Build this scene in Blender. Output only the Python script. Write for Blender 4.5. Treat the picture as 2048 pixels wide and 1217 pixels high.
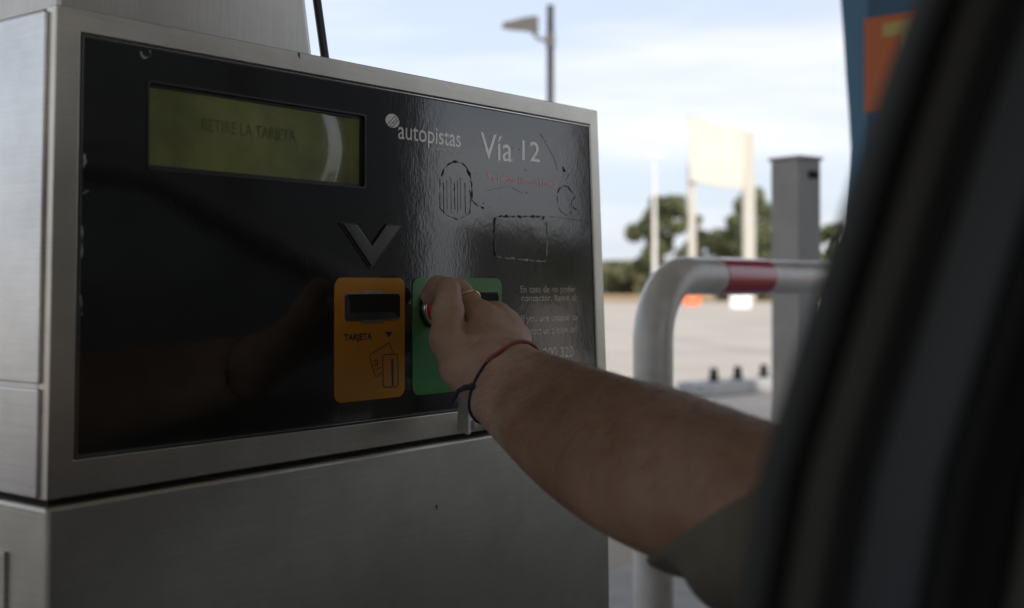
import bpy, bmesh, math, random
import numpy as np
from mathutils import Vector, Matrix, noise
random.seed(7)
S = bpy.context.scene
for o in list(bpy.data.objects): bpy.data.objects.remove(o)
rad = math.radians

# ------------------------------------------------------------------ camera
EYE = 1.22
CAMLOC = Vector((0, -0.81, EYE))
ROT = (rad(90.9), 0.0, rad(-52.4))
F, CX, CY = 2423.0, 1024.0, 534.0
cam = bpy.data.cameras.new('camera'); camo = bpy.data.objects.new('camera', cam)
S.collection.objects.link(camo); S.camera = camo
camo.location = CAMLOC; camo.rotation_euler = ROT
cam.sensor_width = 36; cam.lens = F/2048*36
cam.shift_y = -(608.5-CY)/2048
cam.clip_start = 0.02; cam.clip_end = 3000
cam.dof.use_dof = True; cam.dof.focus_distance = 1.20; cam.dof.aperture_fstop = 4.6
# ------------------------------------------------------------------ world, sun, exposure
SUN_EL, SUN_AZ = rad(38), rad(205)      # azimuth: direction the light comes FROM, clockwise from +Y
w = bpy.data.worlds.new('World'); S.world = w; w.use_nodes = True
nt = w.node_tree; nt.nodes.clear()
out = nt.nodes.new('ShaderNodeOutputWorld'); bg = nt.nodes.new('ShaderNodeBackground')
sky = nt.nodes.new('ShaderNodeTexSky'); sky.sky_type = 'NISHITA'; sky.sun_disc = False
sky.sun_elevation = SUN_EL; sky.sun_rotation = SUN_AZ; sky.dust_density = 2.2; sky.air_density = 1.0
tc = nt.nodes.new('ShaderNodeTexCoord'); mp = nt.nodes.new('ShaderNodeMapping')
mp.inputs['Scale'].default_value = (1.6, 1.6, 11)
mp.inputs['Rotation'].default_value = (rad(3), rad(-4), 0)
nz = nt.nodes.new('ShaderNodeTexNoise'); nz.inputs['Scale'].default_value = 1.7; nz.inputs['Detail'].default_value = 5
rp = nt.nodes.new('ShaderNodeMapRange'); rp.inputs['From Min'].default_value = .38; rp.inputs['From Max'].default_value = .72
mx = nt.nodes.new('ShaderNodeMix'); mx.data_type = 'RGBA'
CLOUD = 8.1
mx.inputs['B'].default_value = (CLOUD, CLOUD*1.0, CLOUD*1.02, 1)
L = nt.links.new
hz = nt.nodes.new('ShaderNodeMix'); hz.data_type = 'RGBA'; hz.inputs['Factor'].default_value = .62
hz.inputs['B'].default_value = (7.0, 7.6, 8.9, 1)          # thin high veil over the blue
L(tc.outputs['Generated'], mp.inputs['Vector']); L(mp.outputs['Vector'], nz.inputs['Vector'])
L(nz.outputs['Fac'], rp.inputs['Value']); L(rp.outputs['Result'], mx.inputs['Factor'])
L(sky.outputs['Color'], hz.inputs['A']); L(hz.outputs['Result'], mx.inputs['A']); L(mx.outputs['Result'], bg.inputs['Color'])
bg.inputs['Strength'].default_value = 0.09
L(bg.outputs['Background'], out.inputs['Surface'])
sl = bpy.data.lights.new('sun', 'SUN'); sl.energy = 2.4; sl.angle = rad(.5); sl.color = (1, .93, .82)
so = bpy.data.objects.new('sun', sl); S.collection.objects.link(so)
sd = Vector((math.sin(SUN_AZ)*math.cos(SUN_EL), math.cos(SUN_AZ)*math.cos(SUN_EL), math.sin(SUN_EL)))
so.rotation_euler = sd.to_track_quat('Z', 'Y').to_euler(); so.location = (0, 0, 30)
S.view_settings.view_transform = 'Standard'; S.view_settings.look = 'None'
S.view_settings.exposure = 0.6; S.view_settings.gamma = 1; S.view_settings.use_curve_mapping = False

# ------------------------------------------------------------------ measuring helpers
RM = Matrix.Rotation(ROT[2], 3, 'Z') @ Matrix.Rotation(ROT[0], 3, 'X')
def ray(px, py): return RM @ Vector(((px-CX)/F, (CY-py)/F, -1))
def U(px, py, d): return CAMLOC + ray(px, py)*d                     # at view depth d
def UY(px, py, y=0.0):
    r = ray(px, py); return CAMLOC + r*((y-CAMLOC.y)/r.y)
def UX(px, py, x):
    r = ray(px, py); return CAMLOC + r*((x-CAMLOC.x)/r.x)
def UG(px, d, z): p = U(px, 570, d); p.z = z; return p

# ------------------------------------------------------------------ object helpers
def tag(o, label=None, cat=None, group=None, kind=None):
    if label: o['label'] = label
    if cat: o['category'] = cat
    if group: o['group'] = group
    if kind: o['kind'] = kind
    return o
def empty(name, loc=(0, 0, 0), **k):
    o = bpy.data.objects.new(name, None); S.collection.objects.link(o); o.location = loc
    o.empty_display_size = .1; bpy.context.view_layer.update(); return tag(o, **k)
def link(name, me, mat=None, parent=None):
    o = bpy.data.objects.new(name, me); S.collection.objects.link(o)
    if mat and not me.materials: me.materials.append(mat)
    if parent is not None:
        o.parent = parent
        m = parent.matrix_basis.copy(); p = parent.parent
        while p is not None: m = p.matrix_basis @ m if False else m; p = None
        o.matrix_parent_inverse = world_of(parent).inverted()
    return o
def world_of(o):
    if o.parent is None: return o.matrix_basis.copy()
    return world_of(o.parent) @ o.matrix_parent_inverse @ o.matrix_basis
def fin(name, bm, mat, parent=None, smooth=False, bevel=0, seg=2, **k):
    bmesh.ops.recalc_face_normals(bm, faces=bm.faces)
    if smooth:
        for f in bm.faces:
            if len(f.verts) > 4:
                for e in f.edges: e.smooth = False       # crisp rim round end caps
    me = bpy.data.meshes.new(name); bm.to_mesh(me); bm.free()
    if smooth: me.polygons.foreach_set('use_smooth', [True]*len(me.polygons))
    o = link(name, me, mat, parent)
    if bevel:
        b = o.modifiers.new('bevel', 'BEVEL'); b.width = bevel; b.segments = seg; b.limit_method = 'ANGLE'; b.angle_limit = rad(40)
        b.harden_normals = False
        me.polygons.foreach_set('use_smooth', [True]*len(me.polygons))
        wn = o.modifiers.new('wn', 'WEIGHTED_NORMAL'); wn.keep_sharp = False
    return tag(o, **k)
def bm_box(bm, c, s, rz=0.0, R=None):
    m = Matrix.Translation(c) @ (R.to_4x4() if R else Matrix.Rotation(rz, 4, 'Z')) @ Matrix.Diagonal((s[0], s[1], s[2], 1))
    bmesh.ops.create_cube(bm, size=1, matrix=m)
def box(name, c, s, mat, parent=None, rz=0.0, bevel=0, **k):
    bm = bmesh.new(); bm_box(bm, c, s, rz); return fin(name, bm, mat, parent, bevel=bevel, **k)
def prism(bm, pts, d):            # pts: coplanar 3-D polygon, d: extrusion vector
    d = Vector(d); a = [bm.verts.new(p) for p in pts]; b = [bm.verts.new(Vector(p)+d) for p in pts]
    bm.faces.new(a); bm.faces.new(b[::-1]); n = len(a)
    for i in range(n): bm.faces.new((a[i], b[i], b[(i+1) % n], a[(i+1) % n]))
def ringprism(bm, outer, inner, d):
    d = Vector(d); n = len(outer)
    O = [bm.verts.new(p) for p in outer]; I = [bm.verts.new(p) for p in inner]
    O2 = [bm.verts.new(Vector(p)+d) for p in outer]; I2 = [bm.verts.new(Vector(p)+d) for p in inner]
    for i in range(n):
        j = (i+1) % n
        bm.faces.new((O[i], O[j], I[j], I[i])); bm.faces.new((O2[i], I2[i], I2[j], O2[j]))
        bm.faces.new((O[i], O2[i], O2[j], O[j])); bm.faces.new((I[i], I[j], I2[j], I2[i]))
def tube(bm, pts, r, n=12, closed=False, caps=True, squash=1.0):
    pts = [Vector(p) for p in pts]; N = len(pts); rr = r if isinstance(r, (list, tuple)) else [r]*N
    rings = []; up = None
    for i, p in enumerate(pts):
        a = pts[(i-1) % N] if (closed or i > 0) else p; b = pts[(i+1) % N] if (closed or i < N-1) else p
        t = (b-a).normalized()
        if up is None:
            up = t.orthogonal().normalized()
        else:
            up = (up - t*up.dot(t)).normalized()
        s = t.cross(up)
        rings.append([bm.verts.new(p + (up*math.cos(2*math.pi*k/n) + s*math.sin(2*math.pi*k/n)*squash)*rr[i]) for k in range(n)])
    for i in range(N if closed else N-1):
        A, B = rings[i], rings[(i+1) % N]
        for k in range(n): bm.faces.new((A[k], A[(k+1) % n], B[(k+1) % n], B[k]))
    if caps and not closed:
        bm.faces.new(rings[0][::-1]); bm.faces.new(rings[-1])
def rrect(x0, x1, z0, z1, r, y, n=6):
    P = []
    for cx, cz, a0 in ((x1-r, z1-r, 0), (x0+r, z1-r, 90), (x0+r, z0+r, 180), (x1-r, z0+r, 270)):
        for i in range(n+1):
            a = rad(a0+90*i/n); P.append(Vector((cx+r*math.cos(a), y, cz+r*math.sin(a))))
    return P

# ------------------------------------------------------------------ materials
def new_mat(name):
    m = bpy.data.materials.new(name); m.use_nodes = True
    return m, m.node_tree, m.node_tree.nodes['Principled BSDF']
def mat(name, col, rough=.5, metal=0, nscale=0, namt=.25, bump=0, bscale=None, stretch=None, spec=None, coat=0, rvar=0, emis=None, trans=0, dist=.002, ior=None):
    m, t, b = new_mat(name)
    b.inputs['Base Color'].default_value = (*col, 1); b.inputs['Roughness'].default_value = rough; b.inputs['Metallic'].default_value = metal
    if spec is not None: b.inputs['Specular IOR Level'].default_value = spec
    if coat: b.inputs['Coat Weight'].default_value = coat; b.inputs['Coat Roughness'].default_value = .06
    if trans: b.inputs['Transmission Weight'].default_value = trans
    if ior: b.inputs['IOR'].default_value = ior
    if nscale or bump:
        c = t.nodes.new('ShaderNodeTexCoord'); mpn = t.nodes.new('ShaderNodeMapping')
        if stretch: mpn.inputs['Scale'].default_value = stretch
        t.links.new(c.outputs['Object'], mpn.inputs['Vector'])
    if nscale:
        n = t.nodes.new('ShaderNodeTexNoise'); n.inputs['Scale'].default_value = nscale; n.inputs['Detail'].default_value = 6; n.inputs['Roughness'].default_value = .6
        t.links.new(mpn.outputs['Vector'], n.inputs['Vector'])
        r = t.nodes.new('ShaderNodeMapRange'); r.inputs['From Min'].default_value = .3; r.inputs['From Max'].default_value = .7
        r.inputs['To Min'].default_value = 1-namt; r.inputs['To Max'].default_value = 1+namt
        t.links.new(n.outputs['Fac'], r.inputs['Value'])
        h = t.nodes.new('ShaderNodeVectorMath'); h.operation = 'SCALE'; h.inputs[0].default_value = col
        t.links.new(r.outputs['Result'], h.inputs['Scale']); t.links.new(h.outputs['Vector'], b.inputs['Base Color'])
        if rvar:
            q = t.nodes.new('ShaderNodeMapRange'); q.inputs['From Min'].default_value = .3; q.inputs['From Max'].default_value = .7
            q.inputs['To Min'].default_value = max(0, rough-rvar); q.inputs['To Max'].default_value = rough+rvar
            t.links.new(n.outputs['Fac'], q.inputs['Value']); t.links.new(q.outputs['Result'], b.inputs['Roughness'])
    if bump:
        n2 = t.nodes.new('ShaderNodeTexNoise'); n2.inputs['Scale'].default_value = bscale or 50; n2.inputs['Detail'].default_value = 4
        t.links.new(mpn.outputs['Vector'], n2.inputs['Vector'])
        bn = t.nodes.new('ShaderNodeBump'); bn.inputs['Strength'].default_value = bump; bn.inputs['Distance'].default_value = dist
        t.links.new(n2.outputs['Fac'], bn.inputs['Height']); t.links.new(bn.outputs['Normal'], b.inputs['Normal'])
    return m
M = {}
def steel(name, col, rough, stretch, aniso=.5):
    m, t, b = new_mat(name)
    c = t.nodes.new('ShaderNodeTexCoord'); mpn = t.nodes.new('ShaderNodeMapping'); mpn.inputs['Scale'].default_value = stretch
    t.links.new(c.outputs['Object'], mpn.inputs['Vector'])
    n = t.nodes.new('ShaderNodeTexNoise'); n.inputs['Scale'].default_value = 1; n.inputs['Detail'].default_value = 5
    t.links.new(mpn.outputs['Vector'], n.inputs['Vector'])
    n2 = t.nodes.new('ShaderNodeTexNoise'); n2.inputs['Scale'].default_value = 9; n2.inputs['Detail'].default_value = 7; n2.inputs['Roughness'].default_value = .65
    t.links.new(c.outputs['Object'], n2.inputs['Vector'])
    r1 = t.nodes.new('ShaderNodeMapRange'); r1.inputs['To Min'].default_value = rough-.03; r1.inputs['To Max'].default_value = rough+.04
    t.links.new(n.outputs['Fac'], r1.inputs['Value'])
    a = t.nodes.new('ShaderNodeMapRange'); a.inputs['From Min'].default_value = .3; a.inputs['From Max'].default_value = .7; a.inputs['To Min'].default_value = .80; a.inputs['To Max'].default_value = 1.08
    t.links.new(n2.outputs['Fac'], a.inputs['Value'])
    a2 = t.nodes.new('ShaderNodeMapRange'); a2.inputs['From Min'].default_value = .35; a2.inputs['From Max'].default_value = .65; a2.inputs['To Min'].default_value = .92; a2.inputs['To Max'].default_value = 1.04
    t.links.new(n.outputs['Fac'], a2.inputs['Value'])
    mm = t.nodes.new('ShaderNodeMath'); mm.operation = 'MULTIPLY'; t.links.new(a.outputs['Result'], mm.inputs[0]); t.links.new(a2.outputs['Result'], mm.inputs[1])
    h = t.nodes.new('ShaderNodeVectorMath'); h.operation = 'SCALE'; h.inputs[0].default_value = col
    t.links.new(mm.outputs[0], h.inputs['Scale']); t.links.new(h.outputs['Vector'], b.inputs['Base Color'])
    t.links.new(r1.outputs['Result'], b.inputs['Roughness']); b.inputs['Metallic'].default_value = 1
    bn = t.nodes.new('ShaderNodeBump'); bn.inputs['Strength'].default_value = .015; bn.inputs['Distance'].default_value = .0003
    t.links.new(n.outputs['Fac'], bn.inputs['Height']); t.links.new(bn.outputs['Normal'], b.inputs['Normal'])
    return m
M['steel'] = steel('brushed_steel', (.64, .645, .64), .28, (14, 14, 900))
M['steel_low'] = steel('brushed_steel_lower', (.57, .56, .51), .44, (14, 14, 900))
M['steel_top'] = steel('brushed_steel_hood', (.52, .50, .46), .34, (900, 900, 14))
M['steel_bright'] = mat('polished_steel', (.72, .71, .68), .16, 1)
# wet-looking black film with orange peel ripples, grime specks
def panel_mat():
    m, t, b = new_mat('black_film')
    c = t.nodes.new('ShaderNodeTexCoord')
    b.inputs['Base Color'].default_value = (.012, .0125, .0105, 1); b.inputs['Roughness'].default_value = .085
    b.inputs['IOR'].default_value = 1.85
    n = t.nodes.new('ShaderNodeTexNoise'); n.inputs['Scale'].default_value = 330; n.inputs['Detail'].default_value = 2
    mpn = t.nodes.new('ShaderNodeMapping'); mpn.inputs['Scale'].default_value = (1, 1, .55)
    t.links.new(c.outputs['Object'], mpn.inputs['Vector']); t.links.new(mpn.outputs['Vector'], n.inputs['Vector'])
    n2 = t.nodes.new('ShaderNodeTexNoise'); n2.inputs['Scale'].default_value = 26; n2.inputs['Detail'].default_value = 3
    t.links.new(c.outputs['Object'], n2.inputs['Vector'])
    b1 = t.nodes.new('ShaderNodeBump'); b1.inputs['Strength'].default_value = .095; b1.inputs['Distance'].default_value = .0003
    b2 = t.nodes.new('ShaderNodeBump'); b2.inputs['Strength'].default_value = .10; b2.inputs['Distance'].default_value = .0011
    t.links.new(n.outputs['Fac'], b1.inputs['Height']); t.links.new(n2.outputs['Fac'], b2.inputs['Height'])
    t.links.new(b1.outputs['Normal'], b2.inputs['Normal']); t.links.new(b2.outputs['Normal'], b.inputs['Normal'])
    # dust film
    n3 = t.nodes.new('ShaderNodeTexNoise'); n3.inputs['Scale'].default_value = 5; n3.inputs['Detail'].default_value = 9; n3.inputs['Roughness'].default_value = .7
    t.links.new(c.outputs['Object'], n3.inputs['Vector'])
    r = t.nodes.new('ShaderNodeMapRange'); r.inputs['From Min'].default_value = .45; r.inputs['From Max'].default_value = .8; r.inputs['To Min'].default_value = 0; r.inputs['To Max'].default_value = .06
    t.links.new(n3.outputs['Fac'], r.inputs['Value'])
    x = t.nodes.new('ShaderNodeMix'); x.data_type = 'RGBA'; x.inputs['A'].default_value = (.012, .0125, .0105, 1); x.inputs['B'].default_value = (.25, .23, .2, 1)
    t.links.new(r.outputs['Result'], x.inputs['Factor']); t.links.new(x.outputs['Result'], b.inputs['Base Color'])
    # specks
    v = t.nodes.new('ShaderNodeTexVoronoi'); v.inputs['Scale'].default_value = 60
    t.links.new(c.outputs['Object'], v.inputs['Vector'])
    return m
M['film'] = panel_mat()
M['gasket'] = mat('black_gasket', (.012, .012, .013), .45)
M['black_plastic'] = mat('black_plastic', (.014, .014, .015), .35, nscale=40)
M['slot'] = mat('slot_black', (.006, .006, .006), .55)
M['dark_gap'] = mat('dark_gap', (.004, .004, .004), .8)
M['lcd'] = mat('lcd_green', (.20, .225, .075), .2, nscale=11, namt=.42, bump=.25, bscale=16, dist=.004, coat=.6)
M['lcd_char'] = mat('lcd_segments', (.11, .125, .042), .3)
M['white_print'] = mat('white_print', (.92, .93, .94), .07, ior=1.85, bump=.1, bscale=330, dist=.0002)
M['grey_print'] = mat('grey_print', (.60, .61, .63), .07, ior=1.85, bump=.1, bscale=330, dist=.0002)
M['red_print'] = mat('red_print', (.80, .16, .18), .07, ior=1.85, bump=.1, bscale=330, dist=.0002)
M['black_print'] = mat('black_print', (.012, .012, .014), .45)
M['yellow_st'] = mat('amber_sticker', (.56, .25, .025), .22, nscale=10, namt=.08, bump=.18, bscale=170, dist=.0004, coat=.3)
M['green_st'] = mat('green_sticker', (.08, .30, .10), .2, nscale=10, namt=.1, bump=.18, bscale=170, dist=.0004, coat=.3)
M['button'] = mat('red_button', (.75, .02, .025), .25)
M['glue'] = mat('glue_residue', (.035, .032, .02), .22, bump=.8, bscale=300, dist=.001)
M['glue_pale'] = mat('pale_residue', (.50, .52, .54), .3, bump=.8, bscale=300, dist=.001)
M['asphalt'] = mat('worn_concrete_lane', (.30, .255, .20), .9, nscale=1.2, namt=.3, bump=.4, bscale=120)
M['concrete_road'] = mat('pale_concrete', (.40, .36, .32), .9, nscale=.35, namt=.10, bump=.3, bscale=60)
M['asphalt_joint'] = mat('tarry_joint', (.12, .11, .10), .9)
M['kerb'] = mat('kerb_concrete', (.40, .41, .42), .8, nscale=6, namt=.2, bump=.4, bscale=90)
M['field'] = mat('dry_field', (.36, .25, .13), 1, nscale=.08, namt=.35)
M['white_paint'] = mat('white_gloss_paint', (.66, .66, .64), .22, nscale=12, namt=.06, coat=.5)
M['galv'] = mat('dull_white_metal', (.64, .64, .63), .28, nscale=20, namt=.14, coat=.25)
M['red_paint'] = mat('red_reflective_band', (.46, .02, .06), .22, coat=.5)
M['pole_grey'] = mat('pole_grey', (.20, .20, .18), .5, nscale=8)
M['cream'] = mat('cream_board', (.66, .64, .58), .6, nscale=3, namt=.05)
M['post'] = mat('pale_post', (.55, .53, .48), .6, nscale=3, namt=.06)
M['tower'] = mat('grey_cabinet_paint', (.40, .385, .36), .45, nscale=6, namt=.12)
M['orange'] = mat('orange_plastic', (.75, .14, .03), .5)
M['white_plastic'] = mat('white_plastic', (.82, .80, .77), .5)
M['blue'] = mat('blue_sign_paint', (.07, .20, .34), .4, nscale=4, namt=.08)
M['navy'] = mat('navy_sign_paint', (.03, .095, .18), .4, nscale=4, namt=.08)
M['orange_sign'] = mat('orange_sign_film', (.55, .13, .03), .4)
M['yellow_sign'] = mat('yellow_sign_film', (.48, .40, .12), .4)
M['rubber'] = mat('black_rubber', (.007, .0085, .008), .8, nscale=60)
M['trim_grey'] = mat('grey_door_trim', (.095, .10, .09), .5)
M['trim_sky_sheen'] = mat('satin_trim_sky_sheen', (.095, .118, .14), .42)  # black trim; its blue-grey colour stands in for reflected sky
M['car_paint'] = mat('car_paint', (.030, .034, .040), .28, coat=.8)
M['car_inside'] = mat('dark_upholstery', (.025, .024, .023), .85, nscale=90)
M['glass'] = mat('car_glass', (.85, .9, .88), .02, trans=1, ior=1.05)
M['canopy'] = mat('canopy_underside', (.52, .49, .43), .7, nscale=1)
M['bark'] = mat('bark', (.09, .065, .045), .9, nscale=10)
def leafmat(name, c1, c2, sc):
    m, t, b = new_mat(name); c = t.nodes.new('ShaderNodeTexCoord'); n = t.nodes.new('ShaderNodeTexNoise'); n.inputs['Scale'].default_value = sc
    t.links.new(c.outputs['Object'], n.inputs['Vector']); r = t.nodes.new('ShaderNodeValToRGB')
    r.color_ramp.elements[0].position = .35; r.color_ramp.elements[1].position = .68
    r.color_ramp.elements[0].color = (*c1, 1); r.color_ramp.elements[1].color = (*c2, 1)
    t.links.new(n.outputs['Fac'], r.inputs['Fac']); t.links.new(r.outputs['Color'], b.inputs['Base Color']); b.inputs['Roughness'].default_value = .8
    return m
M['pine'] = leafmat('pine_foliage', (.085, .105, .055), (.21, .23, .11), .8)
M['bush'] = leafmat('bush_foliage', (.10, .12, .065), (.23, .22, .12), .5)
def skin_mat():
    m, t, b = new_mat('skin')
    c = t.nodes.new('ShaderNodeTexCoord')
    n = t.nodes.new('ShaderNodeTexNoise'); n.inputs['Scale'].default_value = 22; n.inputs['Detail'].default_value = 6
    t.links.new(c.outputs['Object'], n.inputs['Vector'])
    r = t.nodes.new('ShaderNodeValToRGB'); r.color_ramp.elements[0].position = .32; r.color_ramp.elements[1].position = .7
    r.color_ramp.elements[0].color = (.46, .30, .22, 1); r.color_ramp.elements[1].color = (.62, .45, .37, 1)
    t.links.new(n.outputs['Fac'], r.inputs['Fac']); nb = t.nodes.new('ShaderNodeTexNoise'); nb.inputs['Scale'].default_value = 45; nb.inputs['Detail'].default_value = 3; t.links.new(c.outputs['Object'], nb.inputs['Vector'])
    rb = t.nodes.new('ShaderNodeMapRange'); rb.inputs['From Min'].default_value = .45; rb.inputs['From Max'].default_value = .7; rb.inputs['To Max'].default_value = .5; t.links.new(nb.outputs['Fac'], rb.inputs['Value'])
    bl = t.nodes.new('ShaderNodeMix'); bl.data_type = 'RGBA'; bl.blend_type = 'MULTIPLY'; bl.inputs['B'].default_value = (.95, .72, .66, 1); t.links.new(rb.outputs['Result'], bl.inputs['Factor']); t.links.new(r.outputs['Color'], bl.inputs['A'])
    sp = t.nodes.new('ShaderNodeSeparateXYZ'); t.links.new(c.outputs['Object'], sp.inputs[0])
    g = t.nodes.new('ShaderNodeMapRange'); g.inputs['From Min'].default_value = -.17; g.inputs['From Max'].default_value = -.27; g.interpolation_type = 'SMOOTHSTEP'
    t.links.new(sp.outputs['Y'], g.inputs['Value'])      # forearm darkened: a tan plus the car's shade put into the colour
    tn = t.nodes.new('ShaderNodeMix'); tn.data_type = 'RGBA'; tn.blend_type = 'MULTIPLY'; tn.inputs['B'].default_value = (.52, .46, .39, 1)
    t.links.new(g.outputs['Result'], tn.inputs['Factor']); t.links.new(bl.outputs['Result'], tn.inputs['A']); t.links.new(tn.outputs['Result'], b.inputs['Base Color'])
    b.inputs['Roughness'].default_value = .62
    b.inputs['Subsurface Weight'].default_value = .12; b.inputs['Subsurface Radius'].default_value = (.01, .004, .002); b.inputs['Subsurface Scale'].default_value = .6
    v = t.nodes.new('ShaderNodeTexVoronoi'); v.inputs['Scale'].default_value = 600; t.links.new(c.outputs['Object'], v.inputs['Vector'])
    n2 = t.nodes.new('ShaderNodeTexNoise'); n2.inputs['Scale'].default_value = 75; n2.inputs['Detail'].default_value = 7; n2.inputs['Roughness'].default_value = .62; t.links.new(c.outputs['Object'], n2.inputs['Vector'])
    b1 = t.nodes.new('ShaderNodeBump'); b1.inputs['Strength'].default_value = .25; b1.inputs['Distance'].default_value = .0004; t.links.new(v.outputs['Distance'], b1.inputs['Height'])
    b2 = t.nodes.new('ShaderNodeBump'); b2.inputs['Strength'].default_value = .7; b2.inputs['Distance'].default_value = .0022; t.links.new(n2.outputs['Fac'], b2.inputs['Height'])
    t.links.new(b1.outputs['Normal'], b2.inputs['Normal']); t.links.new(b2.outputs['Normal'], b.inputs['Normal'])
    return m
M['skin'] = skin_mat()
M['shirt'] = mat('olive_tshirt', (.12, .108, .080), .9, nscale=18, namt=.15, bump=.4, bscale=700, dist=.0006)
M['hair'] = mat('dark_hair', (.02, .014, .01), .6, nscale=200)
M['thread_navy'] = mat('navy_thread', (.03, .035, .075), .8, bump=.6, bscale=900, dist=.0006)
M['thread_pink'] = mat('pink_thread', (.42, .10, .15), .8, bump=.6, bscale=900, dist=.0006)
M['gold'] = mat('gold', (.85, .66, .40), .22, 1)

# ------------------------------------------------------------------ setting: ground, road, islands
def sheet(name, pts, z, m, **k):
    bm = bmesh.new(); bm.faces.new([bm.verts.new((p[0], p[1], z)) for p in pts]); return fin(name, bm, m, **k)
FW = Vector((ray(1024, 534).x, ray(1024, 534).y, 0)).normalized(); RT = Vector((FW.y, -FW.x, 0))
def gp(f, r): p = Vector((0, -.81, 0)) + FW*f + RT*r; return (p.x, p.y)
sheet('ground', [(-1500, -1500), (1500, -1500), (1500, 1500), (-1500, 1500)], -.012, M['field'], kind='structure')
sheet('concrete_apron', [gp(-60, -90), gp(-60, 90), gp(88, 90), gp(88, -90)], -.004, M['concrete_road'], kind='structure')
sheet('toll_lane_road', [(-40, -3.2), (11, -3.2), (11, -.02), (-40, -.02)], 0, M['asphalt'], kind='structure')
for f_, a_ in ((17.5, 0), (24, 0), (33, 0), (45, 0), (62, 0)):
    bm = bmesh.new(); A_, B_ = gp(f_, -40), gp(f_+9, 40); w_ = FW*.04
    bm.faces.new([bm.verts.new((A_[0], A_[1], -.0008)), bm.verts.new((B_[0], B_[1], -.0008)), bm.verts.new((B_[0]+w_.x, B_[1]+w_.y, -.0008)), bm.verts.new((A_[0]+w_.x, A_[1]+w_.y, -.0008))]); fin('expansion_joint', bm, M['asphalt_joint'], bpy.data.objects['concrete_apron'])
for r_0 in (1.1, 5.5, 12):
    bm = bmesh.new(); A_, B_ = gp(15, r_0), gp(80, r_0-9); w_ = RT*.05
    bm.faces.new([bm.verts.new((A_[0], A_[1], -.0004)), bm.verts.new((B_[0], B_[1], -.0004)), bm.verts.new((B_[0]+w_.x, B_[1]+w_.y, -.0004)), bm.verts.new((A_[0]+w_.x, A_[1]+w_.y, -.0004))]); fin('expansion_joint', bm, M['asphalt_joint'], bpy.data.objects['concrete_apron'])
island = box('island_pavement', (-2, .84, .075), (26, 1.72, .15), M['kerb'], bevel=.02, kind='structure')
island2 = box('far_island_pavement', (-2, -4.1, .075), (26, 1.7, .15), M['kerb'], bevel=.02, kind='structure')

# toll canopy (roof over the lanes, out of frame; it shades everything near)
can = empty('toll_canopy', (0, 0, 0), label='wide flat toll plaza canopy roof on square columns above the lanes', cat='canopy')
bm = bmesh.new(); bm_box(bm, (-5, -5.25, 5.75), (29, 24.5, .5)); fin('roof_slab', bm, M['canopy'], can)
for (x, y) in ((-6, 1.1), (-6, -4.1), (-6, 6.2), (6.8, -9.5), (-6, -9.5)):
    box('column', (x, y, 2.81), (.4, .4, 5.35), M['canopy'], can, bevel=.02)

# ------------------------------------------------------------------ toll machine
def P(px, py, y=0.0): return UY(px, py, y)
mach = empty('toll_machine', (P(650, 900).x, .15, .15), label='brushed steel toll payment machine with glossy black panel, green display and stickers', cat='toll machine')
TL, TR, BR, BL = P(113, 8), P(1195, 222), P(1216, 821), P(93, 1003)
iTL, iTR, iBR, iBL = P(162, 65), P(1180, 250), P(1197, 787), P(148, 920)
DEP = .34
# housing behind the face frame
bm = bmesh.new(); prism(bm, [p+Vector((0, .014, 0)) for p in (TL, TR, BR, BL)], (0, DEP-.01, 0)); fin('housing', bm, M['steel'], mach, bevel=.004)
bm = bmesh.new(); ringprism(bm, [TL, TR, BR, BL], [iTL, iTR, iBR, iBL], (0, .0135, 0)); 
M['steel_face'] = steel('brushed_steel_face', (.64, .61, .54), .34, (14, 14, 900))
fr = fin('face_frame', bm, M['steel_face'], mach, bevel=.0012)
# gasket channel and film panel
def inset(q, d):
    c = sum(q, Vector())/4; r = []
    for p in q:
        v = p-c; r.append(p - Vector((math.copysign(d, v.x), 0, math.copysign(d, v.z))))
    return r
q0 = [iTL, iTR, iBR, iBL]; q1 = inset(q0, .0035)
bm = bmesh.new(); ringprism(bm, [p+Vector((0, .0004, 0)) for p in inset(q0, .0002)], [p+Vector((0, .0004, 0)) for p in q1], (0, .002, 0)); fin('gasket', bm, M['gasket'], mach)
bm = bmesh.new(); ringprism(bm, [p+Vector((0, -.0002, 0)) for p in inset(q0, .0016)], [p+Vector((0, -.0002, 0)) for p in inset(q0, .0023)], (0, .0008, 0)); fin('gasket_lip', bm, M['steel_bright'], mach)
# display opening
dx0, dx1 = (P(297, 175).x+P(297, 340).x)/2, (P(732, 222).x+P(730, 373).x)/2
dz1, dz0 = (P(297, 175).z+P(732, 222).z)/2, (P(297, 340).z+P(730, 373).z)/2
Y0 = .0008
bm = bmesh.new()
D = [Vector((dx0, Y0, dz1)), Vector((dx1, Y0, dz1)), Vector((dx1, Y0, dz0)), Vector((dx0, Y0, dz0))]
ringprism(bm, [p+Vector((0, Y0, 0)) for p in q1], D, (0, .0025, 0))
fin('black_film_panel', bm, M['film'], mach)
disp = bmesh.new(); ringprism(disp, [p+Vector((0, .0026, 0)) for p in inset(D, -.003)], [p+Vector((0, .0026, 0)) for p in D], (0, .004, 0))
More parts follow.
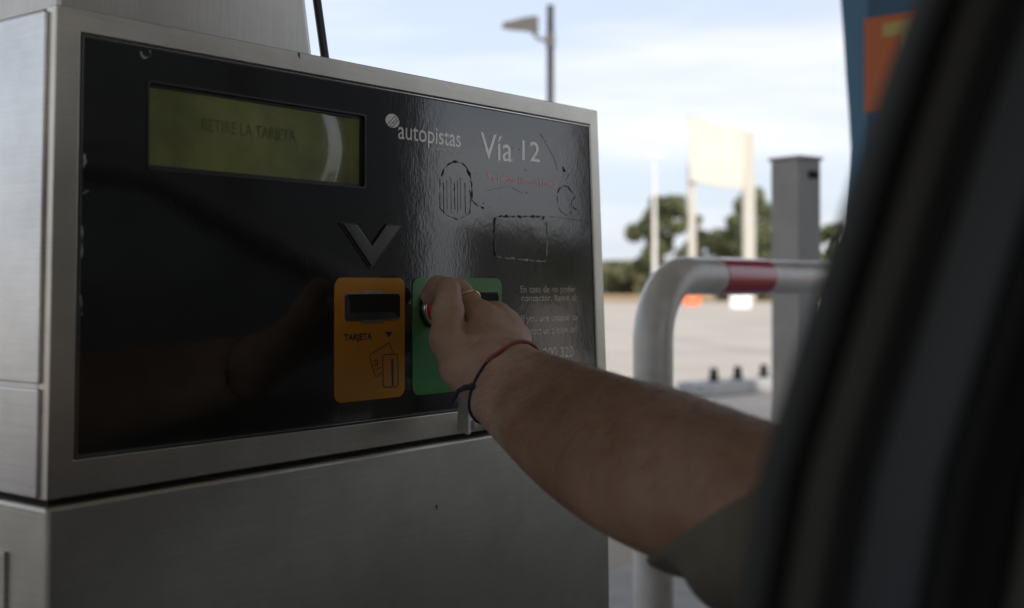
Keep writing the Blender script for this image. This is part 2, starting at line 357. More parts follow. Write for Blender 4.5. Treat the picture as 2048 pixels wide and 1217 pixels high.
# inner walls
disp = fin('display', disp, M['black_plastic'], mach)
bm = bmesh.new()   # lens: sheet slightly bowed
NX, NZ = 40, 14; vs = []
for i in range(NX+1):
    row = []
    for j in range(NZ+1):
        u, v = i/NX, j/NZ; x = dx0-.002+(dx1-dx0+.004)*u; z = dz0-.002+(dz1-dz0+.004)*v
        y = .0052 + .0022*math.exp(-((u-.86-.05*math.cos((v-.5)*3.0))/.062)**2) + .0002*math.sin(u*9+v*3)
        row.append(bm.verts.new((x, y, z)))
    vs.append(row)
for i in range(NX):
    for j in range(NZ): bm.faces.new((vs[i][j], vs[i+1][j], vs[i+1][j+1], vs[i][j+1]))
fin('screen', bm, M['lcd'], disp, smooth=True)
r_ = .0011
bm = bmesh.new(); ringprism(bm, rrect(dx0-r_, dx1+r_, dz0-r_, dz1+r_, .003, -.0002), rrect(dx0+.0006, dx1-.0006, dz0+.0006, dz1-.0006, .003, -.0002), (0, .004, 0)); fin('bezel', bm, M['gasket'], disp)

def text(name, s, box_px, m, parent, y=.00052, depth=.0002, bold=0, tracking=1.0, shear=0):
    """box_px: left, right px, and cap top / baseline py at the left end; fitted onto the machine face"""
    l, r, t, b, = box_px[:4]
    A, B = P(l, b), P(r, box_px[4] if len(box_px) > 4 else b); T = P(l, t)
    cu = bpy.data.curves.new(name, 'FONT'); cu.body = s; cu.size = 1; cu.space_character = tracking; cu.offset = bold; cu.shear = shear
    o = bpy.data.objects.new('tmp', cu); S.collection.objects.link(o)
    dg = bpy.context.evaluated_depsgraph_get(); dg.update()
    me = bpy.data.meshes.new_from_object(o.evaluated_get(dg)); bpy.data.objects.remove(o); bpy.data.curves.remove(cu)
    co = np.array([v.co[:] for v in me.vertices]); mnx, mxx = co[:, 0].min(), co[:, 0].max()
    cap = .70
    sx = (B.x-A.x)/(mxx-mnx); sz = (T.z-A.z)/cap
    z0 = (A.z+B.z)/2 if len(box_px) > 4 else A.z
    bm = bmesh.new(); bm.from_mesh(me); bpy.data.meshes.remove(me)
    for v in bm.verts: v.co = Vector((A.x+(v.co.x-mnx)*sx, y, z0+v.co.y*sz))
    bm.normal_update()
    if sum(f.normal.y*f.calc_area() for f in bm.faces) > 0: bmesh.ops.reverse_faces(bm, faces=bm.faces)
    me = bpy.data.meshes.new(name); bm.to_mesh(me); bm.free(); return link(name, me, m, parent)      # flat print
text('lettering', 'autopistas', (797, 922, 243, 279, 293), M['white_print'], mach, bold=.004)
text('small_lettering', 'an Abertis company', (862, 921, 294, 301, 307), M['grey_print'], mach)
text('lettering', 'V\u00eda', (962, 1025, 266, 318, 322), M['white_print'], mach, bold=.004)
text('lettering', '12', (1045, 1080, 281, 321, 324), M['white_print'], mach, bold=.004)
text('red_lettering', 'Y a cr\u00e9dito (llamada) banco', (974, 1114, 346, 360, 375), M['red_print'], mach)
text('lettering', 'En caso de no poder', (1042, 1152, 569, 583, 587), M['grey_print'], mach, bold=.006)
text('lettering', 'contactar, llame al:', (1043, 1155, 589, 602, 602), M['grey_print'], mach, bold=.006)
text('lettering', 'If you are unable to', (1043, 1155, 628, 642, 643), M['grey_print'], mach, bold=.006)
text('lettering', 'contact us, please call', (1043, 1155, 652, 666, 668), M['grey_print'], mach, bold=.006)
text('lettering', '902 200 320', (1052, 1147, 696, 718, 716), M['grey_print'], mach, bold=.006)
text('lettering', 'Via 12', (1104, 1150, 731, 744, 742), M['grey_print'], mach, bold=.006)
# emblem: striped ball
def P3(px, py, y): p = P(px, py); p.y = y; return p
ce = P(786, 242); rx = (P(799, 242).x-P(772.5, 242).x)/2; rz = .0068
bm = bmesh.new()
for (a, b) in ((-1.0, -.22), (-.12, .16), (.26, .46), (.56, 1.0)):
    Pt = []
    n = 14
    f = lambda s, q: (s, q)
    up = [(a+(b-a)*i/n) for i in range(n+1)]
    for s in up: Pt.append((s, math.sqrt(max(0, 1-s*s))))
    for s in up[::-1]: Pt.append((s, -math.sqrt(max(0, 1-s*s))))
    out_ = []
    for s, q in Pt:
        d1 = Vector((.78, -.62)); d2 = Vector((.62, .78)); v = d1*s+d2*q
        p = Vector((ce.x+v.x*rx*1.05, .00056, ce.z+v.y*rz))
        if not out_ or (p-out_[-1]).length > 1e-5: out_.append(p)
    if (out_[0]-out_[-1]).length < 1e-5: out_.pop()
    prism(bm, out_, (0, .0002, 0))
fin('striped_ball_emblem', bm, M['white_print'], mach)
# LCD characters
def text_flat(s, px, m, par): 
    o = text('display_lettering', s, px, m, par, y=.0048)
    return o
text_flat('RETIRE LA TARJETA', (412, 600, 236, 262, 283), M['lcd_char'], disp)
# embossed chevron
cv = [(683, 447), (712, 449), (742, 492), (771, 450), (800, 453), (741, 534)]
cvp = [P3(x, y, -.0016) for x, y in cv]
bm = bmesh.new(); prism(bm, cvp, (0, .0026, 0)); fin('chevron', bm, mat('chevron_steel', (.10, .10, .095), .25, .9, bump=.2, bscale=170, dist=.0004), mach, bevel=.0009)
cc = sum(cvp, Vector())/6
bm = bmesh.new(); ringprism(bm, [cc+(p-cc)*1.09+Vector((0, .0013, 0)) for p in cvp], [cc+(p-cc)*.93+Vector((0, .0013, 0)) for p in cvp], (0, .0015, 0)); fin('chevron_edge', bm, M['gasket'], mach)
# stickers
def sticker(name, pxs, m, rr=.009):
    (l, t), (r, t2), (r2, b2), (l2, b) = pxs
    x0 = (P(l, t).x+P(l2, b).x)/2; x1 = (P(r, t2).x+P(r2, b2).x)/2
    z1 = (P(l, t).z+P(r, t2).z)/2; z0 = (P(r2, b2).z+P(l2, b).z)/2
    bm = bmesh.new(); prism(bm, rrect(x0, x1, z0, z1, rr, -.0003), (0, .0008, 0))
    return fin(name, bm, m, mach), (x0, x1, z0, z1)
ys, yb = sticker('amber_card_sticker', ((668, 556), (807, 556), (811, 793), (670, 807)), M['yellow_st'])
gs, gb = sticker('green_call_sticker', ((824, 557), (1002, 556), (1004, 776), (827, 789)), M['green_st'])
def slot(px0, px1, py0, py1, par, tab=True):
    a, b = P(px0, py0), P(px1, py1); x0, x1, z1, z0 = a.x, b.x, a.z, b.z
    bm = bmesh.new(); ringprism(bm, rrect(x0-.0012, x1+.0012, z0-.0012, z1+.0012, .004, -.0012), rrect(x0, x1, z0, z1, .0035, -.0012), (0, .001, 0)); fin('slot_rim', bm, M['steel'] if tab else M['gasket'], par)
    bm = bmesh.new(); ringprism(bm, rrect(x0, x1, z0, z1, .0035, -.0022), rrect(x0+.006, x1-.007, z0+.0075, z1-.0075, .0012, -.0002), (0, .0019, 0)); fin('slot_mouth', bm, M['slot'], par)
    bm = bmesh.new(); prism(bm, rrect(x0+.005, x1-.006, z0+.0065, z1-.0065, .001, -.00035), (0, .0002, 0)); fin('slot_gap', bm, M['dark_gap'], par)
    if tab:
        for zz in (z1+.0022, z0-.0022):
            cx = (x0+x1)/2; bm = bmesh.new(); prism(bm, rrect(cx-.014, cx+.014, zz-.0016, zz+.0016, .0014, -.0010), (0, .0008, 0)); fin('slot_tab', bm, M['steel'], par)
slot(690, 797, 589, 638, ys)
slot(930, 994, 587, 622, gs, False)
text('sticker_lettering', 'TARJETA', (687, 744, 668, 681, 680), M['black_print'], ys, y=-.00038, bold=.03)
# card pictogram
def stroke(pts, wd, name, m, par, closed=False, y=-.00045):
    bm = bmesh.new(); n = len(pts)
    for i in range(n if closed else n-1):
        a, b = P(*pts[i]), P(*pts[(i+1) % n]); a.y = b.y = y
        t = (b-a).normalized(); s = Vector((-t.z, 0, t.x))*wd/2; a -= t*wd*.3; b += t*wd*.3
        prism(bm, [a+s, b+s, b-s, a-s], (0, .0002 + .00001*i, 0))
    bmesh.ops.remove_doubles(bm, verts=bm.verts, dist=1e-7)
    return fin(name, bm, m, par)
bm = bmesh.new(); prism(bm, [P3(769, 664, -.00045), P3(785, 664, -.00045), P3(777, 675, -.00045)], (0, .0003, 0)); fin('triangle_mark', bm, M['black_print'], ys)
stroke([(765, 713), (768, 710), (792, 709), (795, 712), (796, 769), (793, 774), (769, 775), (766, 772)], .0011, 'card_outline', M['black_print'], ys, True)
stroke([(763, 745), (753, 754), (749, 752), (739, 714), (741, 709), (774, 688), (778, 686), (786, 706)], .0009, 'card_outline', M['black_print'], ys)
stroke([(784, 720), (785, 770)], .0030, 'card_stripe', M['black_print'], ys)
stroke([(748, 722), (753, 720), (755, 729), (750, 731)], .0010, 'chip_mark', M['black_print'], ys, True)
stroke([(751, 740), (760, 735)], .0008, 'chip_mark', M['black_print'], ys)
# push button
bc = P(864, 617); br = .0150
def disc(name, c, r0, r1, y0, y1, m, par, bevel=0, n=48):
    bm = bmesh.new(); O = [Vector((c.x+r1*math.cos(2*math.pi*k/n), y0, c.z+r1*math.sin(2*math.pi*k/n))) for k in range(n)]
    if r0: ringprism(bm, O, [Vector((c.x+r0*math.cos(2*math.pi*k/n), y0, c.z+r0*math.sin(2*math.pi*k/n))) for k in range(n)], (0, y1-y0, 0))
    else: prism(bm, O, (0, y1-y0, 0))
    return fin(name, bm, m, par, bevel=bevel)
pb = disc('push_button', bc, 0, .0140, -.007, -.0004, M['button'], mach, .0012)
disc('button_ring', bc, .0146, .0182, -.0065, -.0004, M['steel_bright'], pb, .0012)
disc('ring_seat', bc, .0184, .0197, -.0016, -.0004, M['gasket'], pb)
# glue residue outlines left by removed stickers
def residue(name, pts, wd, m, closed=False, jag=.25, y=.0006):
    Q = []
    n = len(pts); wd *= .72; jag = max(jag, .62) if wd > .0014 else jag
    for i in range(n if closed else n-1):
        a, b = P(*pts[i]), P(*pts[(i+1) % n]); k = max(2, int((b-a).length/.0014))
        for j in range(k): Q.append(a.lerp(b, j/k))
    if not closed: Q.append(P(*pts[-1]))
    rng = random.Random(len(pts)*3+n)
    for q in Q: q.y = y; q.x += rng.uniform(-1, 1)*wd*.25; q.z += rng.uniform(-1, 1)*wd*.25
    bm = bmesh.new(); tube(bm, Q, [wd/2*max(.08, .62+jag*1.1*math.sin(i_*.55+rng.random()*.9)*math.sin(i_*.21)) for i_ in range(len(Q))], 6, closed); return fin(name, bm, m, mach, smooth=True)
residue('glue_mark', [(884, 352), (888, 340), (897, 330), (910, 323), (922, 325), (933, 334), (941, 350), (945, 372), (945, 388), (944, 400), (951, 408), (960, 413), (967, 416)], .0032, M['glue'])
residue('glue_mark', [(882, 358), (881, 385), (882, 415), (888, 425), (900, 433), (915, 438), (930, 434), (941, 426), (943, 400), (940, 380)], .0026, M['glue_pale'])
for k, x in enumerate((888, 895, 903, 910, 916, 922, 931)):
    residue('grille_line', [(x, 366-(k % 3)*5), (x+1, 428-(k % 2)*8)], .0013, M['glue_pale'] if k % 3 else M['glue'], jag=.3)
residue('sticker_edge', [(1086, 441), (1090, 434), (996, 433), (990, 438), (989, 500), (992, 512)], .0036, M['glue'], jag=.12)
residue('sticker_edge', [(994, 513), (998, 516), (1088, 524), (1093, 520), (1096, 470), (1094, 445)], .0032, M['glue_pale'], jag=.12)
residue('glue_mark', [(1117, 386), (1121, 376), (1128, 371), (1136, 373), (1143, 382), (1150, 390), (1152, 394), (1146, 402)], .0026, M['glue'])
residue('glue_mark', [(1116, 392), (1117, 412), (1124, 424), (1136, 432), (1143, 424), (1145, 405)], .0022, M['glue_pale'])
residue('glue_mark', [(1148, 414), (1153, 420), (1160, 425)], .0022, M['glue'])
residue('scratch', [(1082, 268), (1096, 292), (1110, 318), (1116, 340)], .0012, M['glue_pale'])
residue('scratch', [(1128, 335), (1130, 342)], .004, M['glue'])
residue('scratch', [(1140, 346), (1133, 362)], .001, M['glue'])
residue('scratch', [(1100, 433), (1130, 437), (1160, 441), (1178, 444)], .0012, M['glue'])
residue('scratch', [(975, 383), (1000, 375), (1022, 374), (1048, 388)], .0006, M['glue'])
residue('chip', [(281, 104), (286, 115), (292, 117), (303, 110), (300, 101)], .0028, M['glue_pale'], jag=.5)
residue('chip', [(164, 452), (166, 480), (164, 515)], .0022, M['glue_pale'], jag=.5)
residue('chip', [(171, 310), (169, 336)], .003, M['glue_pale'], jag=.5)
residue('chip', [(168, 388), (176, 381)], .0015, M['glue_pale'], jag=.5)
residue('chip', [(162, 590), (165, 630)], .0015, M['glue_pale'], jag=.5)
rng = random.Random(3)
bm = bmesh.new()
for i in range(150):
    px, py = rng.uniform(760, 1170), rng.uniform(260, 640)
    if 820 < px < 1010 and py > 550: continue
    p = P(px, py); p.y = Y0; r = rng.choice((.0003, .0005, .0008, .0004))
    bmesh.ops.create_uvsphere(bm, u_segments=6, v_segments=4, radius=r, matrix=Matrix.Translation(p))
fin('dried_drops', bm, M['glue'], mach, smooth=True, kind='stuff')

# lower cabinet
SEAM = .0045
lz = [P(93, 1003).z-SEAM, P(1216, 821).z-SEAM]
bm = bmesh.new()
xa, xb = BL.x, BR.x
b0 = P(1236, 1217).x
prism(bm, [Vector((xa, .0, lz[0])), Vector((xb, .0, lz[1])), Vector((b0, .0, .155)), Vector((P(90, 1217).x, 0, .155))], (0, DEP, 0))
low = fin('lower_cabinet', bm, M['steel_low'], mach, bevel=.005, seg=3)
bm = bmesh.new(); prism(bm, [Vector((xa+.006, .008, lz[0]-.02)), Vector((xb-.006, .008, lz[1]-.02)), BR+Vector((-.006, .008, .02)), BL+Vector((.006, .008, .02))], (0, DEP-.02, 0)); fin('seam_backing', bm, M['dark_gap'], mach)
# side door leaves on the left flank
def sideP(px, py): return UX(px, py, BL.x)
for nm, za, zb, m in (('side_panel', TL.z-.004, sideP(40, 770).z+.0018, M['steel']), ('side_panel', sideP(40, 770).z-.0022, BL.z+.001, M['steel'])):
    xt = TL.x+(BL.x-TL.x)*((TL.z-za)/(TL.z-BL.z)); xbm = TL.x+(BL.x-TL.x)*((TL.z-zb)/(TL.z-BL.z))
    bm = bmesh.new(); prism(bm, [Vector((xt-.003, .010, za)), Vector((xt-.003, DEP-.01, za)), Vector((xbm-.003, DEP-.01, zb)), Vector((xbm-.003, .010, zb))], (.0035, 0, 0)); fin(nm, bm, m, mach, bevel=.0012)
hz_ = sideP(20, 1105).z
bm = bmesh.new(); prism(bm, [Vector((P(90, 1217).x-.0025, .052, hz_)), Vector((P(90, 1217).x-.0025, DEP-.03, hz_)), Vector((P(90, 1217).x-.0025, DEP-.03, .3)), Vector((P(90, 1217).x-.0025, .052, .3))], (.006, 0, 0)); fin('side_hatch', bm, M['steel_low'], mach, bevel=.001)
# top hood, set back and tapering
ft = [UY(125, 60, .012), UY(619, 160, .012)]
zt = TL.z+.55
hx0 = TL.x+.010; p1 = UY(617, 98, .014); p0 = UY(605, 0, .014); sl_ = (p0.x-p1.x)/(p0.z-p1.z)
zb = min(TL.z, TR.z)-.0
topx = p1.x+sl_*(zt-p1.z); botx = p1.x+sl_*(zb-p1.z)
ch = .016
bm = bmesh.new()
fA = [(hx0, .014), (None, .014), (None, .014+ch*.35), (None, DEP-.02), (hx0, DEP-.02)]
def hoodring(xr, z): return [Vector((hx0, .014, z)), Vector((xr, .014, z)), Vector((xr+ch*1.1, .014+ch*.9, z)), Vector((xr+ch*1.1, DEP-.02, z)), Vector((hx0, DEP-.02, z))]
a = [bm.verts.new(p) for p in hoodring(botx, TL.z-.003)]; b = [bm.verts.new(p) for p in hoodring(topx, zt)]
bm.faces.new(a); bm.faces.new(b[::-1])
for i in range(5): bm.faces.new((a[i], b[i], b[(i+1) % 5], a[(i+1) % 5]))
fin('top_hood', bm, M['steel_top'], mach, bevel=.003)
bm = bmesh.new(); tube(bm, [UY(650.5, 120, .06), UY(634, 2, .06), UY(605, -200, .06)], .0042, 8); fin('hood_strut', bm, M['black_plastic'], mach, smooth=True)
# small pale bracket under the panel
bA, bB, bC, bD = U(918, 786, 1.205), U(937, 790, 1.17), U(936, 871, 1.165), U(913, 863, 1.20)
bm = bmesh.new(); prism(bm, [bA, bB, bC, bD], (.009, .004, 0)); fin('tray_flange', bm, mat('pale_plastic', (.50, .50, .49), .45), mach, bevel=.0008)
bm = bmesh.new(); bm_box(bm, (1.02, -.006, P(930, 850).z), (.09, .012, .010)); fin('ticket_tray', bm, M['steel'], mach, bevel=.001)
for (px, py) in ((873, 1015), (598, 112)):
    q = P(px, py); bm = bmesh.new(); prism(bm, [Vector((q.x-.001, -.0006, q.z+.0025)), Vector((q.x+.0009, -.0006, q.z+.002)), Vector((q.x+.0004, -.0006, q.z-.0022))], (0, .0008, 0)); fin('paint_chip', bm, M['black_print'], mach)

# ------------------------------------------------------------------ hoop barrier
def hoop():
    t = empty('hoop_barrier', (2.05, .385, .15), label='white tubular hoop guard rail with one dark red band beside the machine', cat='barrier')
    yc = .39; r = .0385
    zc = UY(1450, 553, yc).z; xl = UY(1306, 700, yc).x
    R = .125; xr = xl+1.35
    pts = [(xl, yc, .14)]
    for i in range(11): a = math.pi-i*math.pi/20; pts.append((xl+R+R*math.cos(a), yc, zc-R+R*math.sin(a)))
    xm0, xm1 = UY(1460, 553, yc-r).x, UY(1554, 553, yc-r).x
    bm = bmesh.new(); tube(bm, [pts[0], (xl, yc, .6)]+pts[1:]+[(xm0-.001, yc, zc)], r, 28); fin('rail', bm, M['galv'], t, smooth=True)
    bm = bmesh.new(); tube(bm, [(xm0, yc, zc), (xm1, yc, zc)], r+.0012, 28); fin('red_band', bm, M['red_paint'], t, smooth=True)
    pts2 = [(xm1+.001, yc, zc)]
    for i in range(11): a = math.pi/2-i*math.pi/20; pts2.append((xr-R+R*math.cos(a), yc, zc-R+R*math.sin(a)))
    bm = bmesh.new(); tube(bm, pts2+[(xr, yc, .14)], r, 28); fin('rail', bm, M['galv'], t, smooth=True)
    for x in (xl, xr):
        bm = bmesh.new(); bmesh.ops.create_cone(bm, cap_ends=True, segments=24, radius1=.075, radius2=.07, depth=.012, matrix=Matrix.Translation((x, yc, .156))); fin('base_plate', bm, M['galv'], t)
hoop()

# ------------------------------------------------------------------ sensor tower
def tower():
    c = UG(1592, 4.5, .15)
    t = empty('sensor_tower', c, label='tall grey metal sensor box with a small black slot, behind the hoop rail', cat='sensor post')
    zt = U(1592, 322, 4.5).z; rz = rad(-16); h = zt-.15
    R = Matrix.Rotation(rz, 4, 'Z')
    bm = bmesh.new(); bm_box(bm, (c.x, c.y, .15+h/2), (.12, .135, h), rz); fin('cabinet', bm, M['tower'], t, bevel=.004)
    bm = bmesh.new(); bm_box(bm, (c.x, c.y, zt+.006), (.135, .150, .012), rz); fin('cap', bm, M['tower'], t, bevel=.002)
    q = c + R @ Vector((.02, -.069, 0)); q.z = zt-.055
    bm = bmesh.new(); bm_box(bm, q, (.055, .008, .026), rz); fin('slot_window', bm, M['dark_gap'], t)
    bm = bmesh.new(); bm_box(bm, (c.x, c.y, .156), (.2, .2, .012), rz); fin('foot_plate', bm, M['tower'], t)
tower()

# ------------------------------------------------------------------ blue totem sign with orange square
def totem():
    xs = UX(1740, 200, 3.85).x
    t = empty('lane_sign', (3.85, .4, .15), label='blue toll lane totem with an orange square bearing a yellow letter T', cat='sign')
    X = 3.85
    E = [(1678, -60), (1680, 0), (1686, 80), (1691, 160), (1696, 230), (1700, 300), (1700, 350), (1697, 420)]
    pl = [UX(x, y, X) for x, y in E]
    pl = [Vector((X, p.y, p.z)) for p in pl]
    yr = pl[0].y-.75
    top = pl[0].z+.5
    outline = [Vector((X, pl[0].y-.04, top))]+[Vector((X, p.y, p.z)) for p in pl]+[Vector((X, pl[-1].y-.02, .15)), Vector((X, yr, .15)), Vector((X, yr, top))]
    bm = bmesh.new(); prism(bm, outline, (.16, 0, 0)); fin('sign_body', bm, M['blue'], t, bevel=.006)
    a = UX(1737, 30, X).y
    bm = bmesh.new(); prism(bm, [Vector((X-.006, a, top-.02)), Vector((X-.006, a-.55, top-.02)), Vector((X-.006, a-.55, .4)), Vector((X-.006, a, .4))], (.007, 0, 0)); fin('navy_face', bm, M['navy'], t)
    A, B = UX(1729, 38, X-.012), UX(1741, 225, X-.012)
    hgt = A.z-B.z
    y0 = A.y; 
    bm = bmesh.new(); prism(bm, [Vector((X-.014, y0, A.z)), Vector((X-.014, y0-hgt, A.z)), Vector((X-.014, y0-hgt, B.z)), Vector((X-.014, y0, B.z))], (.008, 0, 0)); fin('orange_square', bm, M['orange_sign'], t)
    bm = bmesh.new()
    xa = X-.017
    def rect(ya, yb, za, zb): prism(bm, [Vector((xa, y0-ya*hgt, A.z-za*hgt)), Vector((xa, y0-yb*hgt, A.z-za*hgt)), Vector((xa, y0-yb*hgt, A.z-zb*hgt)), Vector((xa, y0-ya*hgt, A.z-zb*hgt))], (.003, 0, 0))
    v = [(.20, .08), (.80, .08), (.80, .22), (.58, .22), (.58, .62), (.42, .62), (.42, .22), (.20, .22)]
    prism(bm, [Vector((xa, y0-p*hgt, A.z-q*hgt)) for p, q in v], (.003, 0, 0))
    fin('letter_t', bm, M['yellow_sign'], t)
totem()

# ------------------------------------------------------------------ CCTV / lamp pole
def cctv():
    d = 12.0; c = UG(1101, d, 0)
    t = empty('camera_pole', c, label='grey pole with an angled white camera housing rising behind the machine', cat='camera pole')
    zt = U(1100, 9, d).z
    bm = bmesh.new(); bmesh.ops.create_cone(bm, cap_ends=True, segments=16, radius1=.042, radius2=.036, depth=zt, matrix=Matrix.Translation((c.x, c.y, zt/2))); fin('pole', bm, M['pole_grey'], t, smooth=False)
    A, B = U(1015, 52, d-.06), U(1076, 45, d+.04)
    ax = (B-A).normalized()
    # housing: a wedge nose, boxy rear
    def ring(px, top, bot, hw, dd): 
        p, q = U(px, top, dd), U(px, bot, dd); s = FW*hw
        return [p-s, p+s, q+s, q-s]
    rings = [ring(1006, 47, 56, .05, d-.02), ring(1022, 44, 59, .06, d-.02), ring(1050, 37, 61, .065, d-.01), ring(1072, 34, 65, .065, d), ring(1077, 37, 66, .06, d)]
    bm = bmesh.new(); rv = [[bm.verts.new(p) for p in r] for r in rings]
    for i in range(len(rv)-1):
        for k in range(4): bm.faces.new((rv[i][k], rv[i][(k+1) % 4], rv[i+1][(k+1) % 4], rv[i+1][k]))
    bm.faces.new(rv[0]); bm.faces.new(rv[-1][::-1]); fin('camera_housing', bm, M['cream'], t, bevel=.008)
    bm = bmesh.new(); bm_box(bm, U(1012, 54, d-.02), (.07, .06, .035)); fin('camera_lens', bm, M['tower'], t, bevel=.005)
    bm = bmesh.new(); tube(bm, [U(1066, 62, d), U(1070, 72, d), U(1080, 79, d), U(1094, 82, d)], .018, 10); fin('bracket', bm, M['cream'], t, smooth=True)
    bm = bmesh.new(); bmesh.ops.create_cone(bm, cap_ends=True, segments=16, radius1=.05, radius2=.05, depth=.13, matrix=Matrix.Translation((c.x, c.y, U(1100, 80, d).z))); fin('clamp', bm, M['cream'], t)
cctv()
# far street lamp
def lamp():
    d = 90; c = UG(1309, d, 0); t = empty('street_lamp', c, label='thin pale street lamp standing left of the cream board', cat='street lamp')
    zt = U(1308, 312, d).z
    bm = bmesh.new(); bmesh.ops.create_cone(bm, cap_ends=True, segments=10, radius1=.2, radius2=.09, depth=zt, matrix=Matrix.Translation((c.x, c.y, zt/2))); fin('pole', bm, M['white_plastic'], t)
    for s in (-1, 1):
        q = Vector((c.x, c.y, zt)) + RT*.33*s; bm = bmesh.new(); bm_box(bm, q, (.54, .4, .2), rad(-52.4)); fin('lamp_head', bm, M['white_plastic'], t, bevel=.03)
lamp()
# cream board on two posts
def board():
    d = 92; t = empty('cream_board', UG(1430, d, 0), label='cream board with a dipping top edge on two pale posts', cat='board')
    top = [(1377, 231), (1395, 238), (1415, 246), (1440, 254), (1465, 259), (1489, 262)]
    bot = [(1486, 378), (1440, 374), (1380, 362)]
    pts = [U(x, y, d) for x, y in top+bot]
    bm = bmesh.new(); prism(bm, pts, FW*.35); fin('panel', bm, M['cream'], t)
    bm = bmesh.new(); tube(bm, [U(x, y, d-.03)+FW*.2 for x, y in top], .16, 8); fin('top_rail', bm, M['tower'], t, smooth=True)
    for x, wd, y0 in ((1384, .56, 330), (1498, .89, 263)):
        p = UG(x, d+.4, 0); zt = U(x, y0, d+.4).z
        bm = bmesh.new(); bm_box(bm, (p.x, p.y, zt/2), (wd, .5, zt), rad(-52.4)); fin('post', bm, M['post'], t, bevel=.05)
    for x0, x1 in ((1400, 1412), (1424, 1434), (1446, 1458)):
        a, b_, c, e = U(x0, 275, d-.04), U(x1, 277, d-.04), U(x1-2, 345, d-.04), U(x0-2, 343, d-.04)
        bm = bmesh.new(); prism(bm, [a, b_, c, e], FW*.06); fin('pale_mark', bm, mat('faint_print', (.66, .66, .64), .6), t)
board()
# far kerb island with rubber studs
K0, K1 = UG(1402, 13.2, 0), UG(1560, 14.15, 0)
kd = (K1-K0).normalized(); kn = Vector((-kd.y, kd.x, 0))
bm = bmesh.new(); prism(bm, [K0, K0+kd*7, K0+kd*7+kn*.35, K0+kn*.35], (0, 0, .155)); fin('lane_kerb', bm, M['kerb'], bevel=.02, label='pale raised lane kerb in shade carrying three dark stubs', cat='kerb')
for i, px in enumerate((1427, 1475, 1527)):
    d = 13.2+(px-1402)*.006+.15; p = UG(px, d, .155)
    o = empty('stub_post', p, label=('left stub of the three', 'middle stub of the three', 'right stub of the three')[i]+' dark rubber stubs on the pale lane kerb', cat='bollard', group='dark stubs on the lane kerb')
    bm = bmesh.new(); bmesh.ops.create_cone(bm, cap_ends=True, segments=14, radius1=.055, radius2=.04, depth=.15, matrix=Matrix.Translation(p+Vector((0, 0, .075)))); fin('stub', bm, M['rubber'], o, bevel=.008)
    bm = bmesh.new(); bmesh.ops.create_cone(bm, cap_ends=True, segments=14, radius1=.075, radius2=.07, depth=.02, matrix=Matrix.Translation(p+Vector((0, 0, .01)))); fin('foot', bm, M['rubber'], o)
# plastic barriers far off
def jersey(px, d, L_, h, m, label):
    c = UG(px, d, 0); t = empty('plastic_barrier', c, label=label, cat='barrier')
    prof = [(-.28, 0), (.28, 0), (.24, .12), (.10, h*.5), (.08, h), (-.08, h), (-.10, h*.5), (-.24, .12)]
    bm = bmesh.new(); prism(bm, [c+FW*a+RT*(-L_/2)+Vector((0, 0, z)) for a, z in prof], RT*L_); fin('barrier_shell', bm, m, t, bevel=.02)
    bm = bmesh.new(); prism(bm, [c+RT*(-.1)+FW*-.115+Vector((0, 0, h*.62)), c+RT*.1+FW*-.115+Vector((0, 0, h*.62)), c+RT*.1+FW*-.115+Vector((0, 0, h*.72)), c+RT*-.1+FW*-.115+Vector((0, 0, h*.72))], FW*.02); fin('grip_recess', bm, M['tower'], t)
jersey(1384, 74, 1.05, .68, M['orange'], 'orange plastic road barrier seen far off under the hoop rail')
jersey(1480, 66, 1.1, .86, M['white_plastic'], 'white plastic road barrier far off under the hoop rail')

